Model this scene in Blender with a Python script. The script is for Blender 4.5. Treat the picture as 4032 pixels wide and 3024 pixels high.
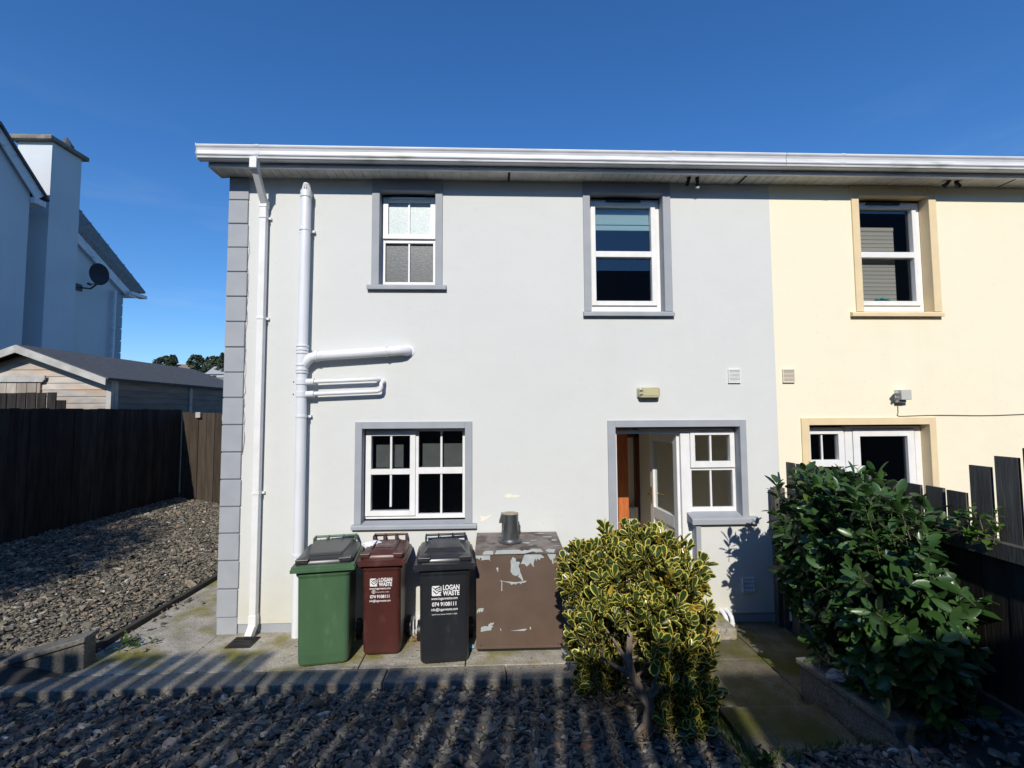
import bpy, math, random
import numpy as np
from mathutils import Vector, Matrix
random.seed(7)
RNG = np.random.default_rng(11)
scene = bpy.context.scene
for o in list(bpy.data.objects): bpy.data.objects.remove(o)
COL = scene.collection

# ------------------------------------------------------------------ camera
CAM_Z = 2.363
cam = bpy.data.cameras.new('camera'); cam.sensor_width = 36.0; cam.lens = 16.52; cam.clip_start = .05; cam.clip_end = 3000
camo = bpy.data.objects.new('camera', cam); COL.objects.link(camo)
_r = Vector((0.99928288, -0.03746839, -0.00546321)); _u = Vector((0.00324409, -0.05903366, 0.99825072)); _f = Vector((0.03772536, 0.99755258, 0.05886978))
M = Matrix((( _r.x, _u.x, -_f.x, 0), (_r.y, _u.y, -_f.y, 0), (_r.z, _u.z, -_f.z, CAM_Z), (0, 0, 0, 1)))
camo.matrix_world = M
scene.camera = camo

# ------------------------------------------------------------------ sky, sun, exposure
SUN = Vector((.12, 1.0, -.68)).normalized()
EL = math.asin(-SUN.z)
world = bpy.data.worlds.new("World"); scene.world = world; world.use_nodes = True
wn = world.node_tree.nodes; wn.clear()
sky = wn.new('ShaderNodeTexSky'); sky.sky_type = 'NISHITA'; sky.sun_disc = False
sky.sun_elevation = EL; sky.sun_rotation = math.pi + math.atan2(.12, 1.0)
sky.altitude = 0; sky.air_density = 1.15; sky.dust_density = 0.1; sky.ozone_density = 5.0
bg = wn.new('ShaderNodeBackground'); bg.inputs[1].default_value = 0.145
wo = wn.new('ShaderNodeOutputWorld')
hs = wn.new('ShaderNodeHueSaturation'); hs.inputs['Saturation'].default_value = 1.10; hs.inputs['Value'].default_value = 1.0
tint = wn.new('ShaderNodeMix'); tint.data_type = 'RGBA'; tint.blend_type = 'MULTIPLY'; tint.inputs[0].default_value = 1; tint.inputs[7].default_value = (.66, .80, 1.0, 1)
world.node_tree.links.new(sky.outputs[0], tint.inputs[6]); world.node_tree.links.new(tint.outputs[2], hs.inputs['Color']); 
wtc = wn.new('ShaderNodeTexCoord'); wmp = wn.new('ShaderNodeMapping'); wmp.inputs['Scale'].default_value = (1.6, 1.6, 9); wmp.inputs['Rotation'].default_value = (.0, .18, 0)
cn = wn.new('ShaderNodeTexNoise'); cn.inputs['Scale'].default_value = 2.6; cn.inputs['Detail'].default_value = 7; cn.inputs['Roughness'].default_value = .55
cr = wn.new('ShaderNodeMapRange'); cr.inputs[1].default_value = .53; cr.inputs[2].default_value = .75; cr.inputs[4].default_value = .20
cm = wn.new('ShaderNodeMix'); cm.data_type = 'RGBA'; cm.inputs[7].default_value = (3.6, 4.3, 5.2, 1)
wl_ = world.node_tree.links.new
wl_(wtc.outputs['Generated'], wmp.inputs[0]); wl_(wmp.outputs[0], cn.inputs['Vector']); wl_(cn.outputs[0], cr.inputs[0]); csep = wn.new('ShaderNodeSeparateXYZ'); cz = wn.new('ShaderNodeMapRange'); cz.inputs[1].default_value = .50; cz.inputs[2].default_value = .12; cmul = wn.new('ShaderNodeMath'); cmul.operation = 'MULTIPLY'
wl_(wtc.outputs['Generated'], csep.inputs[0]); wl_(csep.outputs[2], cz.inputs[0]); wl_(cz.outputs[0], cmul.inputs[0]); wl_(cr.outputs[0], cmul.inputs[1]); wl_(cmul.outputs[0], cm.inputs[0]); wl_(hs.outputs[0], cm.inputs[6]); wl_(cm.outputs[2], bg.inputs[0]); world.node_tree.links.new(bg.outputs[0], wo.inputs[0])
sl = bpy.data.lights.new('sun', 'SUN'); sl.energy = 4.4; sl.angle = math.radians(.53); sl.color = (1.0, .94, .84)
slo = bpy.data.objects.new('sun', sl); COL.objects.link(slo); slo.rotation_euler = SUN.to_track_quat('-Z', 'Y').to_euler()
scene.view_settings.view_transform = 'Standard'; scene.view_settings.look = 'None'
scene.view_settings.exposure = 0.0; scene.view_settings.gamma = 1.0
scene.render.resolution_x = 1024; scene.render.resolution_y = 768
scene.render.engine = 'CYCLES'; scene.cycles.max_bounces = 7; scene.cycles.transparent_max_bounces = 12

# ------------------------------------------------------------------ materials
def nt(name):
    m = bpy.data.materials.new(name); m.use_nodes = True; n = m.node_tree.nodes; l = m.node_tree.links
    return m, n, l, n['Principled BSDF']
def N(n, t, **kw):
    x = n.new(t)
    for k, v in kw.items(): setattr(x, k, v)
    return x
def mat(name, col, rough=.7, col2=None, scale=6, detail=6, contrast=(.35, .65), bump=0, bscale=80, bdist=.002, metallic=0, spec=None, col3=None, scale3=1.5, c3=(.5, .7), stretch=None, coat=0, island=0):
    m, n, l, b = nt(name)
    b.inputs['Roughness'].default_value = rough; b.inputs['Metallic'].default_value = metallic
    if spec is not None: b.inputs['Specular IOR Level'].default_value = spec
    if coat: b.inputs['Coat Weight'].default_value = coat; b.inputs['Coat Roughness'].default_value = .15
    tc = N(n, 'ShaderNodeTexCoord'); mp = N(n, 'ShaderNodeMapping'); l.new(tc.outputs['Object'], mp.inputs[0])
    if stretch: mp.inputs['Scale'].default_value = stretch
    out = None
    if col2:
        t = N(n, 'ShaderNodeTexNoise'); t.inputs['Scale'].default_value = scale; t.inputs['Detail'].default_value = detail; l.new(mp.outputs[0], t.inputs['Vector'])
        r = N(n, 'ShaderNodeValToRGB'); r.color_ramp.elements[0].position = contrast[0]; r.color_ramp.elements[1].position = contrast[1]
        r.color_ramp.elements[0].color = (*col, 1); r.color_ramp.elements[1].color = (*col2, 1)
        l.new(t.outputs[0], r.inputs[0]); out = r.outputs[0]
    if col3:
        t = N(n, 'ShaderNodeTexNoise'); t.inputs['Scale'].default_value = scale3; t.inputs['Detail'].default_value = 5; l.new(mp.outputs[0], t.inputs['Vector'])
        r = N(n, 'ShaderNodeMapRange'); r.inputs[1].default_value = c3[0]; r.inputs[2].default_value = c3[1]; l.new(t.outputs[0], r.inputs[0])
        mx = N(n, 'ShaderNodeMix', data_type='RGBA'); l.new(r.outputs[0], mx.inputs[0])
        if out: l.new(out, mx.inputs[6])
        else: mx.inputs[6].default_value = (*col, 1)
        mx.inputs[7].default_value = (*col3, 1); out = mx.outputs[2]
    if island:
        g = N(n, 'ShaderNodeNewGeometry'); r = N(n, 'ShaderNodeMapRange'); r.inputs[3].default_value = 1 - island; r.inputs[4].default_value = 1 + island
        l.new(g.outputs['Random Per Island'], r.inputs[0])
        mx = N(n, 'ShaderNodeMix', data_type='RGBA', blend_type='MULTIPLY'); mx.inputs[0].default_value = 1
        if out: l.new(out, mx.inputs[6])
        else: mx.inputs[6].default_value = (*col, 1)
        l.new(r.outputs[0], mx.inputs[7]); out = mx.outputs[2]
    if out: l.new(out, b.inputs['Base Color'])
    else: b.inputs['Base Color'].default_value = (*col, 1)
    if bump:
        t = N(n, 'ShaderNodeTexNoise'); t.inputs['Scale'].default_value = bscale; t.inputs['Detail'].default_value = 4; l.new(mp.outputs[0], t.inputs['Vector'])
        bp = N(n, 'ShaderNodeBump'); bp.inputs['Strength'].default_value = bump; bp.inputs['Distance'].default_value = bdist
        l.new(t.outputs[0], bp.inputs['Height']); l.new(bp.outputs[0], b.inputs['Normal'])
    return m
def ramp_island(name, cols, rough=.8, bump=.4, bscale=40, spec=.3):
    m, n, l, b = nt(name); b.inputs['Roughness'].default_value = rough; b.inputs['Specular IOR Level'].default_value = spec
    g = N(n, 'ShaderNodeNewGeometry'); r = N(n, 'ShaderNodeValToRGB'); r.color_ramp.interpolation = 'LINEAR'
    e = r.color_ramp.elements
    e[0].position = cols[0][0]; e[0].color = (*cols[0][1], 1); e[1].position = cols[-1][0]; e[1].color = (*cols[-1][1], 1)
    for p, c in cols[1:-1]:
        q = e.new(p); q.color = (*c, 1)
    l.new(g.outputs['Random Per Island'], r.inputs[0])
    tc = N(n, 'ShaderNodeTexCoord'); t = N(n, 'ShaderNodeTexNoise'); t.inputs['Scale'].default_value = bscale; l.new(tc.outputs['Object'], t.inputs['Vector'])
    mr = N(n, 'ShaderNodeMapRange'); mr.inputs[3].default_value = .6; mr.inputs[4].default_value = 1.4; l.new(t.outputs[0], mr.inputs[0])
    mx = N(n, 'ShaderNodeMix', data_type='RGBA', blend_type='MULTIPLY'); mx.inputs[0].default_value = 1
    l.new(r.outputs[0], mx.inputs[6]); l.new(mr.outputs[0], mx.inputs[7]); l.new(mx.outputs[2], b.inputs['Base Color'])
    bp = N(n, 'ShaderNodeBump'); bp.inputs['Strength'].default_value = bump; bp.inputs['Distance'].default_value = .003
    l.new(t.outputs[0], bp.inputs['Height']); l.new(bp.outputs[0], b.inputs['Normal'])
    return m
def glass(name, tint=(.5, .55, .57), refl=.16, rough=0.0, frost=0):
    m = bpy.data.materials.new(name); m.use_nodes = True; n = m.node_tree.nodes; l = m.node_tree.links; n.clear()
    out = N(n, 'ShaderNodeOutputMaterial'); mix = N(n, 'ShaderNodeMixShader'); gl = N(n, 'ShaderNodeBsdfGlossy')
    gl.inputs['Roughness'].default_value = rough; gl.inputs['Color'].default_value = (.9, .95, 1, 1)
    lw = N(n, 'ShaderNodeLayerWeight'); lw.inputs[0].default_value = .35
    mr = N(n, 'ShaderNodeMapRange'); mr.inputs[3].default_value = refl; mr.inputs[4].default_value = .35 if frost else .9; l.new(lw.outputs['Fresnel'], mr.inputs[0])
    gb_ = N(n, 'ShaderNodeNewGeometry'); sb_ = N(n, 'ShaderNodeMath', operation='SUBTRACT'); sb_.inputs[0].default_value = 1; l.new(gb_.outputs['Backfacing'], sb_.inputs[1]); mu_ = N(n, 'ShaderNodeMath', operation='MULTIPLY')
    l.new(mr.outputs[0], mu_.inputs[0]); l.new(sb_.outputs[0], mu_.inputs[1]); l.new(mu_.outputs[0], mix.inputs[0])
    if frost:
        tr = N(n, 'ShaderNodeBsdfPrincipled'); tr.inputs['Base Color'].default_value = (*tint, 1); tr.inputs['Roughness'].default_value = .35
        tc = N(n, 'ShaderNodeTexCoord'); v = N(n, 'ShaderNodeTexNoise'); v.inputs['Scale'].default_value = 150; v.inputs['Detail'].default_value = 1; l.new(tc.outputs['Object'], v.inputs['Vector'])
        r = N(n, 'ShaderNodeValToRGB'); r.color_ramp.elements[0].position = .38; r.color_ramp.elements[1].position = .62
        r.color_ramp.elements[0].color = (*[c * .75 for c in tint], 1); r.color_ramp.elements[1].color = (*[min(1, c * 1.3) for c in tint], 1)
        l.new(v.outputs[0], r.inputs[0]); l.new(r.outputs[0], tr.inputs['Base Color'])
        bp = N(n, 'ShaderNodeBump'); bp.inputs['Strength'].default_value = .5; bp.inputs['Distance'].default_value = .003; l.new(v.outputs[0], bp.inputs['Height'])
        l.new(bp.outputs[0], tr.inputs['Normal']); l.new(bp.outputs[0], gl.inputs['Normal'])
    else:
        tr = N(n, 'ShaderNodeBsdfTransparent'); tr.inputs[0].default_value = (*tint, 1)
    l.new(tr.outputs[0], mix.inputs[1]); l.new(gl.outputs[0], mix.inputs[2]); l.new(mix.outputs[0], out.inputs[0])
    return m

def render_wall(name, base, dirt, streak, zsplit=.9):
    """painted render: fine grain, broad tone drift, splash dirt near the ground"""
    m, n, l, b = nt(name); b.inputs['Roughness'].default_value = .85; b.inputs['Specular IOR Level'].default_value = .25
    g = N(n, 'ShaderNodeNewGeometry'); sep = N(n, 'ShaderNodeSeparateXYZ'); l.new(g.outputs['Position'], sep.inputs[0])
    t1 = N(n, 'ShaderNodeTexNoise'); t1.inputs['Scale'].default_value = .8; t1.inputs['Detail'].default_value = 7; l.new(g.outputs['Position'], t1.inputs['Vector'])
    m1 = N(n, 'ShaderNodeMapRange'); m1.inputs[1].default_value = .3; m1.inputs[2].default_value = .75; m1.inputs[3].default_value = 0; m1.inputs[4].default_value = .55; l.new(t1.outputs[0], m1.inputs[0])
    mxa = N(n, 'ShaderNodeMix', data_type='RGBA'); mxa.inputs[6].default_value = (*base, 1); mxa.inputs[7].default_value = (*streak, 1); l.new(m1.outputs[0], mxa.inputs[0])
    # splash zone
    mz = N(n, 'ShaderNodeMapRange'); mz.inputs[1].default_value = zsplit; mz.inputs[2].default_value = .1; mz.inputs[3].default_value = 0; mz.inputs[4].default_value = 1; l.new(sep.outputs[2], mz.inputs[0])
    t2 = N(n, 'ShaderNodeTexNoise'); t2.inputs['Scale'].default_value = 3.5; t2.inputs['Detail'].default_value = 8; l.new(g.outputs['Position'], t2.inputs['Vector'])
    mm = N(n, 'ShaderNodeMath', operation='MULTIPLY'); l.new(mz.outputs[0], mm.inputs[0]); l.new(t2.outputs[0], mm.inputs[1])
    mxb = N(n, 'ShaderNodeMix', data_type='RGBA'); l.new(mm.outputs[0], mxb.inputs[0]); l.new(mxa.outputs[2], mxb.inputs[6]); mxb.inputs[7].default_value = (*dirt, 1)
    # rain streaks: noise stretched down the wall
    mps = N(n, 'ShaderNodeMapping'); mps.inputs['Scale'].default_value = (4, 4, .3); l.new(g.outputs['Position'], mps.inputs[0])
    ts = N(n, 'ShaderNodeTexNoise'); ts.inputs['Scale'].default_value = 1.2; ts.inputs['Detail'].default_value = 6; l.new(mps.outputs[0], ts.inputs['Vector'])
    ms = N(n, 'ShaderNodeMapRange'); ms.inputs[1].default_value = .48; ms.inputs[2].default_value = .72; ms.inputs[4].default_value = .05; l.new(ts.outputs[0], ms.inputs[0])
    mxs = N(n, 'ShaderNodeMix', data_type='RGBA'); l.new(ms.outputs[0], mxs.inputs[0]); l.new(mxb.outputs[2], mxs.inputs[6]); mxs.inputs[7].default_value = (*[c * .72 for c in dirt], 1)
    # small pits and spots
    tp = N(n, 'ShaderNodeTexNoise'); tp.inputs['Scale'].default_value = 28; tp.inputs['Detail'].default_value = 2; l.new(g.outputs['Position'], tp.inputs['Vector'])
    mp2 = N(n, 'ShaderNodeMapRange'); mp2.inputs[1].default_value = .70; mp2.inputs[2].default_value = .76; mp2.inputs[4].default_value = .15; l.new(tp.outputs[0], mp2.inputs[0])
    mxp = N(n, 'ShaderNodeMix', data_type='RGBA'); l.new(mp2.outputs[0], mxp.inputs[0]); l.new(mxs.outputs[2], mxp.inputs[6]); mxp.inputs[7].default_value = (*[c * .6 for c in dirt], 1)
    l.new(mxp.outputs[2], b.inputs['Base Color'])
    t3 = N(n, 'ShaderNodeTexNoise'); t3.inputs['Scale'].default_value = 130; t3.inputs['Detail'].default_value = 3; l.new(g.outputs['Position'], t3.inputs['Vector'])
    t4 = N(n, 'ShaderNodeTexNoise'); t4.inputs['Scale'].default_value = 4; t4.inputs['Detail'].default_value = 5; l.new(g.outputs['Position'], t4.inputs['Vector'])
    b1 = N(n, 'ShaderNodeBump'); b1.inputs['Strength'].default_value = .6; b1.inputs['Distance'].default_value = .003; l.new(t3.outputs[0], b1.inputs['Height'])
    b2 = N(n, 'ShaderNodeBump'); b2.inputs['Strength'].default_value = .22; b2.inputs['Distance'].default_value = .03; l.new(t4.outputs[0], b2.inputs['Height']); l.new(b1.outputs[0], b2.inputs['Normal'])
    l.new(b2.outputs[0], b.inputs['Normal'])
    return m

MT = {}
MT['wall_grey'] = render_wall('grey_render', (.642, .653, .632), (.55, .52, .41), (.590, .612, .600))
MT['wall_yellow'] = render_wall('yellow_render', (.85, .79, .61), (.6, .51, .34), (.81, .735, .55))
MT['wall_white'] = render_wall('white_render', (.62, .66, .68), (.4, .4, .38), (.50, .54, .56))
MT['trim_grey'] = mat('grey_trim_paint', (.315, .335, .365), .8, (.35, .37, .395), 5, bump=.3, bscale=130)
MT['trim_yellow'] = mat('yellow_trim_paint', (.76, .61, .37), .8, (.70, .56, .35), 5, bump=.3, bscale=130)
MT['upvc'] = mat('white_upvc', (.80, .80, .80), .35, (.74, .74, .72), 8)
MT['pipe'] = mat('white_pvc_pipe', (.76, .78, .82), .33, (.70, .72, .75), 7, stretch=(1, 1, .3), col3=(.50, .50, .46), scale3=6, c3=(.62, .85))
MT['gutter'] = mat('gutter_upvc', (.72, .73, .75), .4, (.60, .61, .62), 7, stretch=(.5, 1, 3), col3=(.30, .32, .26), scale3=3.5, c3=(.58, .78))
MT['soffit'] = mat('soffit_board', (.62, .61, .57), .6, (.50, .49, .44), 9)
MT['dark'] = mat('black_plastic', (.012, .012, .013), .45)
MT['slate_roof'] = mat('roof_tiles', (.05, .052, .055), .7, (.10, .10, .105), 14, bump=.6, bscale=30, bdist=.02)
MT['concrete'] = None
MT['glass'] = glass('window_glass', (.90, .93, .93), .05)
MT['glass_dark'] = glass('dark_window_glass', (.6, .62, .62), .05)
MT['frost_light'] = glass('frosted_glass_sky_sheen', (.40, .48, .49), .0, .55, 1)  # upper bathroom pane: bright sky reflection put into the pale tint
MT['frost_dark'] = glass('frosted_glass_shaded', (.028, .042, .048), .0, .5, 1)  # same frosted glass for the lower pane, shade put into the tint
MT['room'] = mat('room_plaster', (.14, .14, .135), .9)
MT['hall'] = mat('cream_plaster', (.80, .76, .66), .9)
MT['blind'] = mat('fabric_blind', (.11, .11, .108), .9, (.095, .095, .093), 12)
MT['blind_teal'] = mat('pale_blind', (.30, .42, .45), .9)
MT['wood_orange'] = mat('varnished_wood', (.55, .17, .05), .4, (.40, .11, .03), 9, stretch=(4, 4, .5))
MT['wood_dark'] = mat('dark_varnished_wood', (.12, .035, .02), .4, (.08, .025, .015), 9, stretch=(4, 4, .5))
MT['brass'] = mat('brass', (.75, .55, .2), .25, metallic=1)
MT['fence'] = mat('creosoted_board', (.016, .014, .013), .8, (.034, .030, .027), 5, stretch=(3, 3, .4), bump=.5, bscale=25, bdist=.004, island=.35, spec=.2)
MT['fence_brown'] = mat('brown_board', (.062, .048, .035), .85, (.040, .032, .024), 5, stretch=(3, 3, .4), bump=.4, bscale=25, bdist=.004, island=.25, spec=.2)
MT['fence_grey'] = mat('grey_weathered_board', (.065, .062, .055), .85, (.115, .108, .095), 5, stretch=(3, 3, .4), bump=.5, bscale=25, bdist=.004, island=.3, spec=.2)
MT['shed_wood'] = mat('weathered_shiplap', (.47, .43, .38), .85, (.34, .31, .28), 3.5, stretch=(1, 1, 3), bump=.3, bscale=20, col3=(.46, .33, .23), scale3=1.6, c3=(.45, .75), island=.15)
MT['shed_board'] = mat('silvered_board', (.50, .49, .46), .85, (.36, .35, .32), 5, bump=.3, bscale=20)
MT['felt'] = mat('roofing_felt', (.055, .06, .068), .9, (.08, .085, .09), 12, bump=.4, bscale=150)
MT['stone'] = ramp_island('slate_chip', [(0, (.042, .041, .038)), (.35, (.085, .083, .076)), (.6, (.135, .130, .114)), (.78, (.185, .172, .140)), (.88, (.23, .21, .165)), (.93, (.22, .13, .08)), (.985, (.26, .25, .23)), (1, (.45, .44, .42))])
MT['stone_left'] = ramp_island('weathered_chip', [(0, (.06, .056, .046)), (.3, (.12, .11, .085)), (.6, (.18, .162, .125)), (.8, (.26, .23, .175)), (.93, (.28, .20, .14)), (.99, (.38, .35, .30)), (1, (.6, .58, .54))], bump=.3)
leafmat0 = mat('grass_blade', (.08, .12, .02), .7, (.12, .16, .04), 9, island=.4)
MT['soil'] = mat('dark_soil', (.03, .027, .022), .95, (.06, .052, .042), 12, bump=.8, bscale=30, bdist=.02)
MT['bark'] = mat('bark', (.30, .24, .18), .9, (.13, .10, .075), 18, stretch=(2, 2, .6), bump=.8, bscale=40, bdist=.006)
MT['twig'] = mat('twig', (.12, .10, .06), .9)

def concrete_mat(name, a, b_, moss, mossamt=(.56, .70), speck=(.08, .075, .065)):
    m, n, l, b = nt(name); b.inputs['Roughness'].default_value = .9; b.inputs['Specular IOR Level'].default_value = .25
    g = N(n, 'ShaderNodeNewGeometry')
    def noise(s, d, seed=0):
        t = N(n, 'ShaderNodeTexNoise'); t.inputs['Scale'].default_value = s; t.inputs['Detail'].default_value = d
        if seed:
            mp = N(n, 'ShaderNodeMapping'); mp.inputs['Location'].default_value = (seed, seed * 2, 0); l.new(g.outputs['Position'], mp.inputs[0]); l.new(mp.outputs[0], t.inputs['Vector'])
        else: l.new(g.outputs['Position'], t.inputs['Vector'])
        return t
    def rng(src, lo, hi):
        r = N(n, 'ShaderNodeMapRange'); r.inputs[1].default_value = lo; r.inputs[2].default_value = hi; l.new(src, r.inputs[0]); return r
    def mixc(f, x, y):
        mx = N(n, 'ShaderNodeMix', data_type='RGBA'); l.new(f, mx.inputs[0])
        if isinstance(x, tuple): mx.inputs[6].default_value = (*x, 1)
        else: l.new(x, mx.inputs[6])
        mx.inputs[7].default_value = (*y, 1); return mx.outputs[2]
    c = mixc(rng(noise(5, 8).outputs[0], .35, .65).outputs[0], a, b_)
    c = mixc(rng(noise(75, 6, 12).outputs[0], .50, .68).outputs[0], c, tuple(x * .45 for x in a))
    c = mixc(rng(noise(24, 6, 3).outputs[0], .60, .72).outputs[0], c, speck)
    c = mixc(rng(noise(2.3, 7, 9).outputs[0], *mossamt).outputs[0], c, moss)
    l.new(c, b.inputs['Base Color'])
    t = noise(60, 8, 5); t2 = noise(14, 4, 6)
    b1 = N(n, 'ShaderNodeBump'); b1.inputs['Strength'].default_value = .9; b1.inputs['Distance'].default_value = .010; l.new(t.outputs[0], b1.inputs['Height'])
    b2 = N(n, 'ShaderNodeBump'); b2.inputs['Strength'].default_value = .4; b2.inputs['Distance'].default_value = .02; l.new(t2.outputs[0], b2.inputs['Height']); l.new(b1.outputs[0], b2.inputs['Normal'])
    l.new(b2.outputs[0], b.inputs['Normal'])
    return m
MT['concrete'] = concrete_mat('path_concrete', (.50, .46, .38), (.31, .28, .23), (.23, .21, .06), (.50, .66))
MT['concrete_moss'] = concrete_mat('mossy_concrete', (.20, .18, .13), (.12, .105, .075), (.085, .085, .02), (.42, .60))
MT['kerb'] = concrete_mat('kerb_concrete', (.30, .28, .235), (.20, .183, .15), (.13, .12, .07), (.6, .75))
MT['block'] = concrete_mat('block_concrete', (.20, .195, .175), (.14, .135, .12), (.10, .10, .06), (.6, .75))

# ------------------------------------------------------------------ mesh builder
class MB:
    def __init__(s): s.v = []; s.f = []; s.m = []; s.sm = []
    def poly(s, pts, mi=0, smooth=False):
        i = len(s.v); s.v += [tuple(p) for p in pts]; s.f.append(tuple(range(i, i + len(pts)))); s.m.append(mi); s.sm.append(smooth)
    def addfaces(s, vs, fs, mi=0, smooth=False):
        i = len(s.v); s.v += [tuple(p) for p in vs]
        for f in fs: s.f.append(tuple(i + k for k in f)); s.m.append(mi); s.sm.append(smooth)
    def box(s, x0, x1, y0, y1, z0, z1, mi=0):
        v = [(x0, y0, z0), (x1, y0, z0), (x1, y1, z0), (x0, y1, z0), (x0, y0, z1), (x1, y0, z1), (x1, y1, z1), (x0, y1, z1)]
        s.addfaces(v, [(0, 3, 2, 1), (4, 5, 6, 7), (0, 1, 5, 4), (1, 2, 6, 5), (2, 3, 7, 6), (3, 0, 4, 7)], mi)
    def obox(s, a, b, w, h, up=(0, 0, 1), mi=0, taper=1):
        a = Vector(a); b = Vector(b); d = (b - a).normalized(); up = Vector(up); sd = d.cross(up).normalized(); up = sd.cross(d).normalized()
        v = []
        for p, k in ((a, 1), (b, taper)):
            for sx, sz in ((-1, -1), (1, -1), (1, 1), (-1, 1)): v.append(p + sd * (sx * w / 2 * k) + up * (sz * h / 2 * k))
        s.addfaces(v, [(0, 1, 2, 3), (7, 6, 5, 4), (0, 4, 5, 1), (1, 5, 6, 2), (2, 6, 7, 3), (3, 7, 4, 0)], mi)
    def prism(s, pts, axis, a, b, mi=0):
        """pts 2D polygon extruded along axis from a to b. axis 'y': pts are (x,z); 'x': (y,z); 'z': (x,y)"""
        def P(p, t): return (p[0], t, p[1]) if axis == 'y' else ((t, p[0], p[1]) if axis == 'x' else (p[0], p[1], t))
        n = len(pts); v = [P(p, a) for p in pts] + [P(p, b) for p in pts]
        fs = [tuple(range(n)), tuple(range(2 * n - 1, n - 1, -1))] + [(i, i + n, (i + 1) % n + n, (i + 1) % n) for i in range(n)]
        s.addfaces(v, fs, mi)
    def tube(s, path, r, n=16, mi=0, cap=True, smooth=True):
        path = [Vector(p) for p in path]; rs = r if isinstance(r, (list, tuple)) else [r] * len(path)
        rings = []; ref = None
        for i, p in enumerate(path):
            d = (path[min(i + 1, len(path) - 1)] - path[max(i - 1, 0)]).normalized()
            if ref is None:
                ref = Vector((0, 0, 1)) if abs(d.z) < .9 else Vector((0, 1, 0))
            x = (ref - d * ref.dot(d)).normalized(); ref = x; y = d.cross(x)
            rings.append([p + (x * math.cos(2 * math.pi * k / n) + y * math.sin(2 * math.pi * k / n)) * rs[i] for k in range(n)])
        v = [q for rr in rings for q in rr]
        fs = []
        for i in range(len(rings) - 1):
            for k in range(n):
                k2 = (k + 1) % n; fs.append((i * n + k, i * n + k2, (i + 1) * n + k2, (i + 1) * n + k))
        s.addfaces(v, fs, mi, smooth)
        if cap:
            s.poly(list(reversed(rings[0])), mi); s.poly(rings[-1], mi)
    def build(s, name, mats, parent=None, bevel=0, seg=2, label=None, auto=False):
        off = Vector((0, 0, 0)); p = parent
        while p is not None: off += p.location; p = p.parent
        me = bpy.data.meshes.new(name)
        me.from_pydata([tuple(Vector(q) - off) for q in s.v], [], s.f)
        if not isinstance(mats, (list, tuple)): mats = [mats]
        for mm in mats: me.materials.append(mm)
        me.polygons.foreach_set('material_index', s.m); me.polygons.foreach_set('use_smooth', s.sm)
        me.update()
        o = bpy.data.objects.new(name, me); COL.objects.link(o)
        if parent: o.parent = parent
        if bevel:
            bv = o.modifiers.new('bevel', 'BEVEL'); bv.width = bevel; bv.segments = seg; bv.limit_method = 'ANGLE'; bv.angle_limit = math.radians(40)
            bv.use_clamp_overlap = True
        if label: o['label'] = label
        return o
def tag(o, label, cat, group=None, kind=None):
    o['label'] = label; o['category'] = cat
    if group: o['group'] = group
    if kind: o['kind'] = kind
    return o
def thing(name, loc, label, cat, group=None):
    o = bpy.data.objects.new(name, None); o.empty_display_size = .2; COL.objects.link(o); o.location = loc
    return tag(o, label, cat, group)
def structure(o): o['kind'] = 'structure'; return o
def bmesh_from_np(name, V, F, mats, mi=None, smooth=False, parent=None):
    me = bpy.data.meshes.new(name)
    V = np.asarray(V, np.float32); off = Vector((0, 0, 0)); p = parent
    while p is not None: off += p.location; p = p.parent
    V = V - np.array(off, np.float32)
    F = np.asarray(F, np.int32); k = F.shape[1]
    me.vertices.add(len(V)); me.vertices.foreach_set('co', V.ravel())
    me.loops.add(F.size); me.loops.foreach_set('vertex_index', F.ravel())
    me.polygons.add(len(F)); me.polygons.foreach_set('loop_start', np.arange(0, F.size, k, dtype=np.int32))
    if mi is not None: me.polygons.foreach_set('material_index', np.asarray(mi, np.int32))
    me.polygons.foreach_set('use_smooth', np.full(len(F), smooth))
    for mm in mats: me.materials.append(mm)
    me.update(calc_edges=True); me.validate()
    o = bpy.data.objects.new(name, me); COL.objects.link(o)
    if parent: o.parent = parent
    return o
def text_obj(txt, size, loc, m, parent, name='lettering', bold=0, width=None, extr=.0006):
    """lettering standing in the local x-z plane facing -y, centre at loc"""
    cu = bpy.data.curves.new('txt', 'FONT'); cu.body = txt; cu.size = size; cu.extrude = extr; cu.offset = bold; cu.align_x = 'CENTER'; cu.align_y = 'CENTER'; cu.resolution_u = 4
    to = bpy.data.objects.new('txt', cu); COL.objects.link(to)
    dg = bpy.context.evaluated_depsgraph_get(); me = bpy.data.meshes.new_from_object(to.evaluated_get(dg))
    bpy.data.objects.remove(to)
    xs = [v.co.x for v in me.vertices]; w = max(xs) - min(xs); k = (width / w) if width else 1
    for v in me.vertices:
        x, y, z = v.co; v.co = (x * k, -z, y)
    me.materials.clear(); me.materials.append(m)
    o = bpy.data.objects.new(name, me); COL.objects.link(o); o.parent = parent; o.location = loc
    return o

WY = 5.3            # plane of the house wall
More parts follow.
